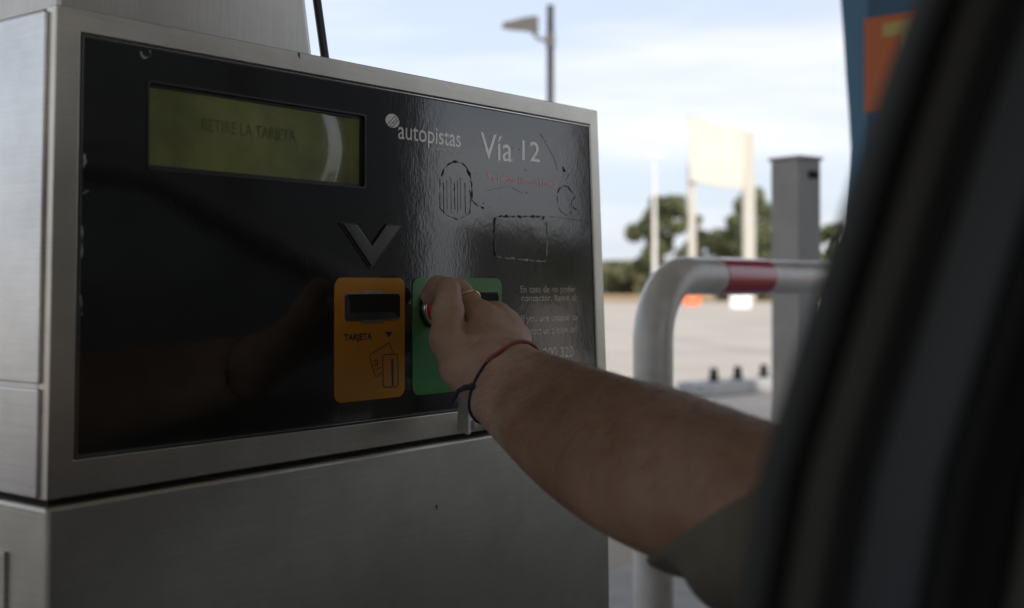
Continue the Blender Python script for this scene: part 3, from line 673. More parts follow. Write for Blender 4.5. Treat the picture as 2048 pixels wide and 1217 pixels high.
# ------------------------------------------------------------------ trees
def tree(px, d, ytop, ybot, wpx, m, label, cat='tree', seed=1, n=9000, trunk=True, leaf=.16, lobes=26):
    rng = random.Random(seed); c = UG(px, d, 0); zt = U(px, ytop, d).z; zb = max(.1, U(px, ybot, d).z); W_ = wpx/F*d/2
    t = empty('pine_tree' if trunk else 'bush', c, label=label, cat=cat)
    if trunk:
        bm = bmesh.new(); tube(bm, [c, c+Vector((.1, .05, zb*.6)), c+Vector((-.05, .1, zb+(zt-zb)*.5)), c+Vector((0, 0, zt-.3))], [.22, .17, .12, .03], 8); fin('trunk', bm, M['bark'], t, smooth=True)
        for k in range(7):
            a = rng.uniform(0, 6.28); z = zb+(zt-zb)*rng.uniform(.05, .7); e = c+Vector((math.cos(a)*W_*.7, math.sin(a)*W_*.7, z+.5))
            bm = bmesh.new(); tube(bm, [c+Vector((0, 0, z-.3)), (c+Vector((0, 0, z))).lerp(e, .5)+Vector((0, 0, .1)), e], [.07, .05, .02], 6); fin('limb', bm, M['bark'], t, smooth=True)
    L_ = []
    for k in range(lobes):
        h = rng.random(); a = rng.uniform(0, 6.28)
        env = W_*(.35+.65*math.sin(min(1, (1-h)*1.15+.12)*math.pi*.62)) if trunk else W_
        r = env*math.sqrt(rng.random())*.85
        L_.append((Vector((c.x+math.cos(a)*r, c.y+math.sin(a)*r, zb+(zt-zb)*(.06+.88*h))), W_*rng.uniform(.16, .34)))
    V = []; Fc = []
    for i in range(n):
        q, rr = L_[rng.randrange(len(L_))]
        v = Vector((rng.gauss(0, 1), rng.gauss(0, 1), rng.gauss(0, .75))).normalized()*rr*rng.random()**.4
        p = q+v; p.z = min(max(p.z, .05), zt+rng.uniform(-.1, .15))
        e1 = Vector((rng.gauss(0, 1), rng.gauss(0, 1), rng.gauss(0, 1))).normalized()*leaf*rng.uniform(.6, 1.3)
        e2 = e1.cross(Vector((rng.gauss(0, 1), rng.gauss(0, 1), rng.gauss(0, 1)))).normalized()*leaf*.5
        b = len(V); V += [p-e1-e2, p+e1-e2, p+e1+e2, p-e1+e2]; Fc.append((b, b+1, b+2, b+3))
    me = bpy.data.meshes.new('crown'); me.from_pydata([tuple(v) for v in V], [], Fc); link('crown' if trunk else 'foliage', me, m, t)
tree(1327, 110, 394, 550, 152, M['pine'], 'rounded olive green pine left of the cream board', seed=4, n=14000)
tree(1398, 118, 432, 530, 60, M['pine'], 'narrow dark pine behind the left post of the board', seed=9, n=5000)
tree(1500, 112, 374, 545, 185, M['pine'], 'broad green pine behind the right post of the board', seed=12, n=16000)
tree(1665, 105, 450, 560, 90, M['pine'], 'dark pine showing between the sensor tower and the car', seed=21, n=6000)
tree(1250, 165, 524, 588, 140, M['bush'], 'low olive bush beside the right edge of the machine', cat='bush', seed=31, trunk=False, n=9000, leaf=.25)
tree(1350, 150, 540, 592, 120, M['bush'], 'low bush at the foot of the rounded pine', cat='bush', seed=37, trunk=False, n=6000)
tree(1480, 102, 545, 600, 150, M['bush'], 'long low bush at the foot of the broad pine', cat='bush', seed=41, trunk=False, n=6000)
tree(1620, 104, 540, 600, 150, M['bush'], 'low bush behind the sensor tower', cat='bush', seed=43, trunk=False, n=6000)
def at_tree(x, y, h, W_, label, seed):
    rng = random.Random(seed); t = empty('pine_tree', (x, y, 0), label=label, cat='tree'); c = Vector((x, y, 0))
    bm = bmesh.new(); tube(bm, [c, c+Vector((0, 0, h*.8))], [.2, .06], 8); fin('trunk', bm, M['bark'], t)
    V = []; Fc = []
    lob = [(c+Vector((rng.uniform(-W_, W_)*.7, rng.uniform(-W_, W_)*.7, h*rng.uniform(.3, .95))), W_*rng.uniform(.25, .5)) for _ in range(18)]
    for i in range(3500):
        q, rr = rng.choice(lob); p = q+Vector((rng.gauss(0, 1), rng.gauss(0, 1), rng.gauss(0, 1))).normalized()*rr*rng.random()**.4
        e1 = Vector((rng.gauss(0, 1), rng.gauss(0, 1), rng.gauss(0, 1))).normalized()*.3; e2 = e1.orthogonal()*.5
        b = len(V); V += [p-e1-e2, p+e1-e2, p+e1+e2, p-e1+e2]; Fc.append((b, b+1, b+2, b+3))
    me = bpy.data.meshes.new('crown'); me.from_pydata([tuple(v) for v in V], [], Fc); link('crown', me, M['pine'], t)
at_tree(75, -52, 4.6, 3, 'large pine out to the right beyond the far toll lanes', 3)
at_tree(95, -50, 5, 4, 'wide pine further right beyond the far toll lanes', 5)
at_tree(60, -75, 6.5, 4, 'tallest pine right of the plaza beyond the booth', 8)

# unseen neighbouring booth, added and kept dark to darken the black panel's reflections
bx = 3.6
M['booth'] = mat('booth_paint', (.04, .04, .045), .5)
bt = empty('added_toll_booth', (bx, -4.1, .15), label='unseen dark toll booth with glazed sides, added on the neighbouring island to darken the panel reflections', cat='toll booth')
box('base_wall', (bx, -4.1, .7), (2.4, 1.3, 1.1), M['booth'], bt, bevel=.01)
box('roof', (bx, -4.1, 2.55), (2.6, 1.5, .18), M['booth'], bt, bevel=.01)
mat('booth_glass', (.03, .035, .04), .05)
for dx in (-1.15, 0, 1.15):
    for y in (-3.5, -4.7): box('mullion', (bx+dx, y, 1.85), (.09, .09, 1.2), M['booth'], bt)
for y in (-3.5, -4.7): box('window_pane', (bx, y, 1.85), (2.2, .01, 1.2), bpy.data.materials['booth_glass'], bt)
lm = empty('lane_machine', (5.95, -3.9, .15), label='dark waist high lane machine on the neighbouring island', cat='toll machine')
box('cabinet', (5.95, -3.9, .86), (.34, .3, 1.42), M['tower'], lm, bevel=.01); box('cap', (5.95, -3.9, 1.585), (.38, .34, .03), M['tower'], lm, bevel=.005)
ls = empty('signal_post', (7.15, -3.9, .15), label='dark signal post with a red lamp on the neighbouring island', cat='signal')
box('post', (7.15, -3.9, 1.2), (.12, .12, 2.1), M['tower'], ls); box('signal_head', (7.15, -3.9, 2.0), (.34, .16, .8), M['gasket'], ls, bevel=.01)
box('red_lens', (6.975, -3.9, 2.2), (.02, .12, .14), M['button'], ls); box('counter_box', (7.15, -3.9, 1.0), (.26, .26, .5), M['tower'], ls, bevel=.01)

# ------------------------------------------------------------------ car (camera sits on its rear seat)
car = empty('car', (.9, -1.5, 0), label='dark car whose window pillar fills the right edge, left side window open', cat='car')
def bar(name, rows, o0, o1, d, th, m, round_=False):
    """upright strip of the window pillar following its lean"""
    bm = bmesh.new(); A = []
    for (x, y) in rows:
        a, b = U(x+o0, y, d), U(x+o1, y, d); t = FW*th
        A.append([a, b, b+t, a+t] if not round_ else None)
        if round_:
            c = (a+b)/2; h = (b-a)/2; n = 12
            A[-1] = [c+h*math.cos(2*math.pi*k/n)+FW*th*math.sin(2*math.pi*k/n) for k in range(n)]
    V = [[bm.verts.new(p) for p in r] for r in A]; n = len(V[0])
    for i in range(len(V)-1):
        for k in range(n): bm.faces.new((V[i][k], V[i][(k+1) % n], V[i+1][(k+1) % n], V[i+1][k]))
    bm.faces.new(V[0]); bm.faces.new(V[-1][::-1])
    return fin(name, bm, m, car, smooth=round_)
rows = [(1385, 1950), (1425, 1650), (1458, 1420), (1490, 1217), (1540, 950), (1594, 780), (1654, 590), (1702, 440), (1756, 270), (1811, 110), (1852, 0), (1940, -220), (2060, -520)]
bar('pillar_core', rows, 8, 660, .37, .02, M['rubber'])
bar('window_seal', rows, 0, 62, .366, .008, M['rubber'], True)
bar('door_trim', rows, 76, 150, .364, .005, M['trim_grey'], False)
bar('window_seal', rows, 155, 205, .362, .007, M['rubber'], True)
bar('pillar_trim', rows, 205, 345, .360, .006, M['trim_sky_sheen'], False)
bar('window_seal', rows, 352, 420, .358, .007, M['rubber'], True)
bar('door_trim', rows, 425, 500, .357, .005, M['rubber'], False)
bar('pillar_trim', rows, 530, 720, .355, .008, M['trim_grey'], False)
# body shell: side profile panels, open on the rear-left window
YL, YR = -.64, -2.35
def yz_sheet(name, prof, x0, x1, m, th=.02):
    bm = bmesh.new()
    for (a, b) in zip(prof[:-1], prof[1:]):
        prism(bm, [Vector((x0, a[0], a[1])), Vector((x1, a[0], a[1])), Vector((x1, b[0], b[1])), Vector((x0, b[0], b[1]))], (0, -th, -.001))
    return fin(name, bm, m, car)
for side, ys_ in (('l', 1), ('r', -1)):
    yy = (lambda y: y) if ys_ == 1 else (lambda y: YL+YR-y)
    for (x0, x1) in ((-.62, .40), (.41, 1.55)):
        bm = bmesh.new()
        pr = [(-.655, .98), (-.625, .86), (-.61, .70), (-.625, .45), (-.66, .30)]
        out1 = [Vector((x0, yy(a), b)) for a, b in pr]; d_ = Vector((x1-x0, 0, 0))
        inn = [Vector((x0, yy(a-.07), b)) for a, b in pr[::-1]]
        prism(bm, out1+inn, d_); dr = fin('door', bm, M['car_paint'], car, bevel=.004)
        bm = bmesh.new(); bm_box(bm, (x0+.12, yy(-.612), .80), (.16, .03, .025)); fin('handle', bm, M['car_paint'], dr, bevel=.006)
    # roof rail and pillars
    bm = bmesh.new(); tube(bm, [(-.95, yy(-.80), 1.30), (-.4, yy(-.80), 1.41), (.5, yy(-.80), 1.45), (1.15, yy(-.79), 1.40), (1.72, yy(-.70), 1.12), (2.0, yy(-.70), .98)], .035, 10); fin('roof_rail', bm, M['car_paint'], car, smooth=True)
    bm = bmesh.new(); tube(bm, [(-.95, yy(-.80), 1.30), (-1.3, yy(-.72), .98)], .05, 8); fin('rear_pillar', bm, M['car_paint'], car, smooth=True)
    # wheels
    for x in (1.95, -.95):
        bm = bmesh.new(); bmesh.ops.create_cone(bm, cap_ends=True, segments=32, radius1=.32, radius2=.32, depth=.2, matrix=Matrix.Translation((x, yy(-.76), .32)) @ Matrix.Rotation(rad(90), 4, 'X')); wh = fin('wheel', bm, M['rubber'], car, bevel=.03)
        bm = bmesh.new(); bmesh.ops.create_cone(bm, cap_ends=True, segments=32, radius1=.2, radius2=.2, depth=.03, matrix=Matrix.Translation((x, yy(-.655), .32)) @ Matrix.Rotation(rad(90), 4, 'X')); fin('rim', bm, M['steel'], wh, bevel=.01)
    # fenders
    bm = bmesh.new(); ol = [(1.56, .98), (2.3, .95), (2.85, .82), (2.9, .45), (2.35, .40), (2.28, .60), (1.95, .71), (1.62, .60), (1.56, .35)]
    prism(bm, [Vector((x, yy(-.66), z)) for x, z in ol], (0, -.03*ys_, 0)); fin('front_wing', bm, M['car_paint'], car, bevel=.005)
    bm = bmesh.new(); ol = [(-.63, .98), (-1.35, .98), (-1.5, .8), (-1.5, .45), (-1.3, .4), (-1.25, .6), (-.95, .71), (-.66, .6), (-.63, .35)]
    prism(bm, [Vector((x, yy(-.66), z)) for x, z in ol], (0, -.03*ys_, 0)); fin('rear_wing', bm, M['car_paint'], car, bevel=.005)
    # mirror
    bm = bmesh.new(); bm_box(bm, (1.42, yy(-.52), 1.03), (.10, .20, .13)); mr = fin('side_mirror', bm, M['car_paint'], car, bevel=.03, seg=4)
    bm = bmesh.new(); bm_box(bm, (1.367, yy(-.52), 1.03), (.004, .16, .10)); fin('mirror_glass', bm, M['steel_bright'], mr)
bm = bmesh.new(); prism(bm, [Vector((-.95, -.82, 1.31)), Vector((-.4, -.82, 1.425)), Vector((.5, -.82, 1.465)), Vector((1.15, -.82, 1.41)), Vector((1.15, -.82, 1.39)), Vector((.5, -.82, 1.445)), Vector((-.4, -.82, 1.405)), Vector((-.95, -.82, 1.29))], (0, -1.35, 0)); fin('roof', bm, M['car_paint'], car)
bm = bmesh.new(); prism(bm, [Vector((1.9, -.68, .98)), Vector((2.3, -.68, .96)), Vector((2.85, -.68, .84)), Vector((2.85, -.68, .80)), Vector((1.9, -.68, .94))], (0, -1.63, 0)); fin('bonnet', bm, M['car_paint'], car, bevel=.004)
bm = bmesh.new(); bm_box(bm, (2.92, -1.495, .55), (.12, 1.66, .5)); fin('front_bumper', bm, M['car_paint'], car, bevel=.04)
bm = bmesh.new(); bm_box(bm, (-1.5, -1.495, .65), (.12, 1.66, .7)); fin('tailgate', bm, M['car_paint'], car, bevel=.04)
bm = bmesh.new(); prism(bm, [Vector((1.95, -.75, .98)), Vector((1.18, -.84, 1.395)), Vector((1.18, -2.15, 1.395)), Vector((1.95, -2.24, .98))], (.004, 0, .004)); fin('windscreen', bm, M['glass'], car)
bm = bmesh.new(); bm_box(bm, (.7, -1.495, .30), (4.2, 1.55, .05)); fin('floor_pan', bm, M['car_inside'], car)
bm = bmesh.new(); bm_box(bm, (1.75, -1.495, .82), (.45, 1.55, .28)); fin('dashboard', bm, M['car_inside'], car, bevel=.05)
for y in (-1.0, -1.95):
    bm = bmesh.new(); bm_box(bm, (.66, y-.03, .48), (.5, .46, .22)); st = fin('seat', bm, M['car_inside'], car, bevel=.05)
    bm = bmesh.new(); bm_box(bm, (.44, y-.05, .80), (.13, .42, .62), R=Matrix.Rotation(rad(-14), 3, 'Y')); fin('backrest', bm, M['car_inside'], st, bevel=.05)
    bm = bmesh.new(); bm_box(bm, (.36, y-.05, 1.20), (.10, .26, .18)); fin('headrest', bm, M['car_inside'], st, bevel=.04)
bm = bmesh.new(); bm_box(bm, (-.35, -1.5, .45), (.5, 1.4, .2)); st = fin('rear_seat', bm, M['car_inside'], car, bevel=.05)
bm = bmesh.new(); bm_box(bm, (-.66, -1.5, .8), (.14, 1.4, .6)); fin('backrest', bm, M['car_inside'], st, bevel=.05)
bm = bmesh.new(); tube(bm, [Vector((1.38, -1.02+.18*math.cos(2*math.pi*k/28), .88+.18*math.sin(2*math.pi*k/28))) for k in range(28)], .014, 8, closed=True); fin('steering_wheel', bm, M['car_inside'], car, smooth=True)

# ------------------------------------------------------------------ person: implicit surface -> mesh
def smin(a, b, k):
    h = np.clip(.5+.5*(b-a)/k, 0, 1); return b*(1-h)+a*h-k*h*(1-h)
class Field:
    def __init__(s, O, X, ext, h):     # O origin, X 3x3 rows = axes, ext lengths
        s.O = np.array(O, np.float32); s.A = np.array(X, np.float32); s.h = h
        s.n = [int(e/h)+1 for e in ext]; s.V = np.full(s.n, .2, np.float32)
    def loc(s, p): return s.A @ (np.array(p, np.float32)-s.O)
    def cap(s, a, b, ra, rb, k=.01, V=None, sq=None):
        """tapered capsule a->b; sq=(axis, factor) flattens its section along a world axis"""
        V = s.V if V is None else V
        a, b = s.loc(a), s.loc(b); m = max(ra, rb)+k*2+.012
        lo = np.maximum(0, ((np.minimum(a, b)-m)/s.h).astype(int)); hi = np.minimum(s.n, ((np.maximum(a, b)+m)/s.h).astype(int)+2)
        if (hi <= lo).any(): return
        g = np.meshgrid(*[np.arange(lo[i], hi[i], dtype=np.float32)*s.h for i in range(3)], indexing='ij')
        d = b-a; L2 = float(d@d)+1e-12
        t = np.clip(((g[0]-a[0])*d[0]+(g[1]-a[1])*d[1]+(g[2]-a[2])*d[2])/L2, 0, 1)
        q = [g[i]-a[i]-t*d[i] for i in range(3)]
        if sq is not None:
            ax = s.A @ np.array(sq[0], np.float32); ax = ax/np.linalg.norm(ax); c = q[0]*ax[0]+q[1]*ax[1]+q[2]*ax[2]
            q = [q[i]+ax[i]*c*(1/sq[1]-1) for i in range(3)]
        D_ = np.sqrt(q[0]**2+q[1]**2+q[2]**2)-(ra+(rb-ra)*t)
        sl = tuple(slice(lo[i], hi[i]) for i in range(3))
        V[sl] = smin(V[sl], D_, k) if k > 0 else np.minimum(V[sl], D_)
    def groove(s, p, amp, rad_):
        a = s.loc(p); m = rad_*3; lo = np.maximum(0, ((a-m)/s.h).astype(int)); hi = np.minimum(s.n, ((a+m)/s.h).astype(int)+2)
        if (hi <= lo).any(): return
        g = np.meshgrid(*[np.arange(lo[i], hi[i], dtype=np.float32)*s.h for i in range(3)], indexing='ij')
        r2 = sum((g[i]-a[i])**2 for i in range(3)); sl = tuple(slice(lo[i], hi[i]) for i in range(3)); s.V[sl] += amp*np.exp(-r2/rad_**2)
    def crease(s, pts, amp, w):
        for a, b in zip(pts[:-1], pts[1:]):
            n = max(2, int((Vector(b)-Vector(a)).length/(w*.8)))
            for i in range(n): s.groove(Vector(a).lerp(Vector(b), i/n), amp*.62, w)
    def mesh(s):
        V = s.V; ins = V < 0; n = s.n
        c = np.zeros([k-1 for k in n], np.int8)
        for i in (0, 1):
            for j in (0, 1):
                for k in (0, 1): c += ins[i:n[0]-1+i, j:n[1]-1+j, k:n[2]-1+k]
        cells = np.argwhere((c > 0) & (c < 8)); idx = -np.ones(c.shape, np.int32); idx[tuple(cells.T)] = np.arange(len(cells))
        acc = np.zeros((len(cells), 3)); cnt = np.zeros(len(cells))
        cor = [(i, j, k) for i in (0, 1) for j in (0, 1) for k in (0, 1)]
        for a in cor:
            for ax in range(3):
                if a[ax]: continue
                b = list(a); b[ax] = 1
                va = V[tuple((cells+a).T)]; vb = V[tuple((cells+b).T)]; m = (va < 0) != (vb < 0)
                t = np.where(m, va/(va-vb+1e-12*(va == vb)), 0)
                p = np.tile(np.array(a, float), (len(cells), 1)); p[:, ax] = t
                acc[m] += p[m]; cnt[m] += 1
        P_ = (cells+acc/cnt[:, None])*s.h
        W_ = P_ @ s.A.astype(float) + s.O
        Q = []
        for ax in range(3):
            sl0 = [slice(None)]*3; sl1 = [slice(None)]*3; sl0[ax] = slice(0, -1); sl1[ax] = slice(1, None)
            ch = ins[tuple(sl0)] != ins[tuple(sl1)]; e = np.argwhere(ch); u, v = [k for k in range(3) if k != ax]
            ok = (e[:, u] > 0) & (e[:, v] > 0) & (e[:, u] < n[u]-1) & (e[:, v] < n[v]-1); e = e[ok]
            fl = ins[tuple(e.T)]
            def I(du, dv):
                q = e.copy(); q[:, u] -= du; q[:, v] -= dv; return idx[tuple(q.T)]
            a, b, c_, d = I(1, 1), I(0, 1), I(0, 0), I(1, 0)
            f = fl if ax != 1 else ~fl
            quad = np.where(f[:, None], np.stack([a, b, c_, d], 1), np.stack([d, c_, b, a], 1)); Q.append(quad)
        return W_, np.concatenate(Q)
def to_mesh(name, W_, Q):
    me = bpy.data.meshes.new(name); me.vertices.add(len(W_)); me.vertices.foreach_set('co', W_.astype(np.float32).ravel())
    me.loops.add(len(Q)*4); me.loops.foreach_set('vertex_index', Q.astype(np.int32).ravel())
    me.polygons.add(len(Q)); me.polygons.foreach_set('loop_start', np.arange(len(Q), dtype=np.int32)*4)
    me.polygons.foreach_set('use_smooth', np.ones(len(Q), bool)); me.update(calc_edges=True); me.validate(); return me
T = lambda q: tuple(U(*q))
ELB, WR = (1345, 955, .775), (1006, 768, 1.045)
SH = (2080, 1320, .60)
a_ = Vector(T((850, 600, 1.21))); b_ = Vector(T((2060, 1310, .62)))
ux = (b_-a_).normalized(); uz = Vector((0, 0, 1)); uy = uz.cross(ux).normalized(); uz = ux.cross(uy)
O_ = a_ - ux*.04 - uy*.15 - uz*.15
Fd = Field(O_, [ux, uy, uz], [(b_-a_).length+.12, .30, .30], .0018)
C = lambda a, b, ra, rb, k=.012, V=None, sq=None: Fd.cap(T(a), T(b), ra, rb, k, V, sq)
# forearm (two bones' breadth at the wrist, muscle bulk above), elbow, upper arm
def limb(pts, n=5, k=.03, V=None):
    """smooth tapered chain through (px, py, depth, radius) stations"""
    A = np.array(pts, float); Vl = np.full(Fd.n, .2, np.float32); out_ = []
    for i in range(len(A)-1):
        p0, p1, p2, p3 = A[max(i-1, 0)], A[i], A[i+1], A[min(i+2, len(A)-1)]
        for q in range(n):
            t = q/n; out_.append(.5*((2*p1)+(-p0+p2)*t+(2*p0-5*p1+4*p2-p3)*t*t+(-p0+3*p1-3*p2+p3)*t**3))
    out_.append(A[-1])
    for a, b in zip(out_[:-1], out_[1:]): C(tuple(a[:3]), tuple(b[:3]), a[3], b[3], 0, Vl)
    Fd.V = smin(Fd.V, Vl, k)
limb([(1035, 738, 1.055, .0210), (1120, 783, .985, .0270), (1230, 840, .905, .0335), (1350, 899, .83, .0395), (1455, 964, .765, .0428), (1600, 1046, .71, .0460), (1760, 1145, .67, .050), (2080, 1320, .60, .058)])
limb([(985, 797, 1.04, .0220), (1060, 858, .975, .0270), (1140, 915, .92, .0320), (1230, 960, .865, .0370), (1320, 987, .81, .0410), (1430, 1012, .77, .0435), (1600, 1065, .71, .046)])
# palm block
MCP = {'i': (962, 640, 1.125), 'm': (990, 636, 1.150), 'r': (1013, 652, 1.160), 'p': (1030, 682, 1.150)}
C(WR, (960, 700, 1.09), .027, .022, .015)
C((1030, 745, 1.055), MCP['p'], .021, .0135, .013)
C((1020, 750, 1.055), MCP['r'], .020, .0140, .013)
C((1005, 755, 1.055), MCP['m'], .020, .0145, .013)
C((985, 765, 1.050), MCP['i'], .021, .0145, .013)
C((1000, 780, 1.045), (925, 735, 1.06), .022, .018, .014)      # heel of the thumb
C(MCP['i'], MCP['p'], .0125, .012, .010)
# thumb
base = Fd.V.copy()
def finger(js, rs, k=.006, kb=.008):
    Vf = np.full(Fd.n, .2, np.float32)
    for a, b, ra, rb in zip(js[:-1], js[1:], rs[:-1], rs[1:]): C(a, b, ra, rb, k, Vf)
    return smin(base, Vf, kb)
res = [base]
res.append(finger([(925, 735, 1.062), (895, 678, 1.082), (896, 628, 1.100), (896, 580, 1.112)], [.0185, .0150, .0135, .0118], .008, .010))
res.append(finger([MCP['i'], (916, 585, 1.158), (877, 576, 1.183), (861, 592, 1.193)], [.0140, .0122, .0108, .0098]))
res.append(finger([MCP['m'], (941, 618, 1.190), (915, 640, 1.215), (925, 672, 1.195)], [.0135, .0120, .0108, .0098]))
res.append(finger([MCP['r'], (972, 650, 1.205), (948, 685, 1.210), (960, 715, 1.180)], [.0130, .0115, .0104, .0095]))
res.append(finger([MCP['p'], (1002, 690, 1.195), (985, 720, 1.195), (990, 742, 1.165)], [.0115, .0104, .0095, .0088]))
Vv = res[0]
for r in res[1:]: Vv = np.minimum(Vv, r)
Fd.V = Vv
def front_(q): return Vector(U(*q))
# creases: thumb web, thumb joint folds, wrist folds, back-of-hand hollow
def front(px, py, d): return Vector(U(px, py, d))
Fd.groove(T((940, 655, 1.085)), .0045, .012)
Fd.groove(T((925, 700, 1.05)), .0018, .010)

for a_1, b_1 in (((1000, 660, 1.125), (1018, 735, 1.03)), ((978, 655, 1.105), (1000, 735, 1.02))): Fd.crease([front_(a_1), front_(b_1)], -.0011, .0035)
Fd.groove(T((985, 690, 1.085)), .0030, .014)
for dy in (0, 7, 13): Fd.crease([front(878, 622+dy, 1.088), front(896, 626+dy, 1.083), front(912, 621+dy, 1.089)], .0010, .0016)
for dy in (0, 9): Fd.crease([front(895, 700+dy, 1.062), front(930, 690+dy, 1.045), front(965, 668+dy, 1.07)], .0009, .0022)
Fd.crease([front(919, 640, 1.095), front(930, 622, 1.11), front(920, 600, 1.12)], .0012, .0025)
Fd.crease([front(960, 722, 1.035), front(985, 705, 1.03), front(1030, 700, 1.035)], .0007, .002)
Fd.crease([front(1055, 760, .98), front(1100, 830, .93), front(1190, 930, .85), front(1250, 1010, .80)], .0012, .006)
WV, WQ = Fd.mesh()
body_me = to_mesh('person', WV, WQ)
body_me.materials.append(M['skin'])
# head, neck, far arm, legs: coarse part of the same body
Hc = Field((.05, -1.75, .32), np.eye(3), [1.45, 1.35, 1.15], .009)
H = lambda a, b, ra, rb, k=.03, sq=None: Hc.cap(a, b, ra, rb, k, None, sq)
shl = Vector(T(SH)); hx, hy = shl.x-.01, -.93
H((hx, hy, 1.02), (hx+.01, hy, 1.14), .060, .056)                          # neck
H((hx, hy, 1.26), (hx+.015, hy, 1.235), .092, .080, .03, ((0, 1, 0), .86))       # skull
H((hx+.045, hy, 1.19), (hx+.06, hy, 1.155), .052, .038, .03)                # jaw
H((hx+.093, hy, 1.232), (hx+.113, hy, 1.205), .010, .016, .012)           # nose
H((hx+.09, hy-.03, 1.175), (hx+.09, hy+.03, 1.175), .010, .010, .008)     # lips
for s in (-1, 1): H((hx-.0, hy+.082*s, 1.235), (hx-.005, hy+.086*s, 1.205), .014, .010, .006)  # ears
for s in (-1, 1): H((hx+.075, hy+.034*s, 1.262), (hx+.08, hy+.015*s, 1.262), .012, .012, .01)  # brows
H((hx, -.72, 1.0), (hx, -1.14, 1.0), .055, .055)                          # shoulders
H((hx-.02, hy, .95), (hx-.04, hy, .60), .14, .13, .04, ((1, 0, 0), .7))
H(tuple(shl), (hx, -.76, 1.0), .055, .06)
H((hx, -1.14, 1.0), (hx+.18, -1.20, .78), .055, .045); H((hx+.18, -1.20, .78), (hx+.50, -1.10, .86), .042, .028)
H((hx+.50, -1.10, .86), (hx+.59, -1.08, .88), .03, .022)
for s in (-1, 1): H((hx-.02, hy+.09*s, .60), (hx+.42, hy+.10*s, .62), .085, .065); H((hx+.42, hy+.10*s, .62), (hx+.62, hy+.10*s, .40), .058, .045)
HV, HQ = Hc.mesh()
h_me = to_mesh('tmp', HV, HQ)
bmj = bmesh.new(); bmj.from_mesh(body_me); bmj.from_mesh(h_me)
for f in bmj.faces: f.smooth = True
bmj.to_mesh(body_me); bmj.free()
person = link('person', body_me); tag(person, 'person reaching from the car to the machine, in olive sleeve, gold ring and thread bracelet', 'person')
# fingernail on thumb (edge seen), ring, bracelet
def onring(c, ax, r, n=28, jit=0, sq=1.0):
    c = Vector(c); ax = Vector(ax).normalized(); u = ax.orthogonal().normalized(); v = ax.cross(u); rg = random.Random(2)
    return [c+(u*math.cos(2*math.pi*k/n)+v*math.sin(2*math.pi*k/n)*sq)*(r+rg.uniform(-jit, jit)) for k in range(n)]
mi, pi_ = Vector(T(MCP['i'])), Vector(T((916, 585, 1.158)))
bm = bmesh.new(); tube(bm, onring(mi.lerp(pi_, .60), pi_-mi, .0138), .0011, 10, closed=True); fin('gold_ring', bm, M['gold'], person, smooth=True)
# bracelet: marches a ray inwards to the skin surface around the wrist section
from mathutils.bvhtree import BVHTree
bvh = BVHTree.FromPolygons([tuple(v) for v in WV], [tuple(int(i) for i in q) for q in WQ])
def wrap(c, ax, n, off, tilt=None):
    ax = Vector(ax).normalized(); u = ax.orthogonal().normalized(); v = ax.cross(u); R = []
    for k in range(n):
        d = u*math.cos(2*math.pi*k/n)+v*math.sin(2*math.pi*k/n)
        hit = bvh.ray_cast(c+d*.12, -d); p = hit[0] if hit[0] is not None else c+d*.035
        R.append((p-d*(-off)))
    return R
wc = Vector(T((1003, 768, 1.047)))
# section plane spanned by the visible ends of the loop
e1 = (Vector(T((1066, 712, 1.06)))-Vector(T((950, 832, 1.03)))).normalized()
e2 = (Vector(T((938, 765, 1.03)))-wc); e2 = (e2-e1*e2.dot(e1)).normalized()
axw = e1.cross((FW*-1 + Vector(T((930, 765, 1.04)))-wc).normalized()).normalized()
axw = e1.cross(Vector(T((945, 735, 1.015)))-wc).normalized()
loop = wrap(wc, axw, 72, .0012)
def pxof(p):
    q = RM.inverted() @ (p-CAMLOC); return CX+F*q.x/-q.z, CY-F*q.y/-q.z
pink = [i for i, p in enumerate(loop) if pxof(p)[0] > 972 and pxof(p)[1] < 745]
bm = bmesh.new(); tube(bm, loop, .0013, 8, closed=True); br_ = fin('thread_bracelet', bm, M['thread_navy'], person, smooth=True)
# contiguous pink run
st_ = [i for i in pink if (i-1) % 72 not in pink]
if st_:
    run = []; i = st_[0]
    while i % 72 in pink and len(run) < 72: run.append(loop[i % 72]); i += 1
    if len(run) > 2:
        bm = bmesh.new(); tube(bm, [p+(p-wc).normalized()*.0006 for p in run], .0015, 8); fin('pink_winding', bm, M['thread_pink'], br_, smooth=True)
kn = Vector(T((936, 762, 1.02)))
kn = min(loop, key=lambda p: (pxof(p)[0]-934)**2+(pxof(p)[1]-765)**2+(0 if (p-CAMLOC).dot(FW) < 1.05 else 1e5))
bm = bmesh.new(); tube(bm, [kn+Vector((0, 0, 0)), kn+RT*-.006+Vector((0, 0, -.001)), kn+RT*-.012+Vector((0, 0, -.004)), kn+RT*-.016+Vector((0, 0, -.010)), kn+RT*-.018+Vector((0, 0, -.016))], [.0022, .0026, .0022, .0018, .0012], 8); fin('knot_tail', bm, M['thread_navy'], br_, smooth=True)
bm = bmesh.new(); bmesh.ops.create_icosphere(bm, subdivisions=2, radius=.0032, matrix=Matrix.Translation(kn)); fin('knot', bm, M['thread_navy'], br_, smooth=True)
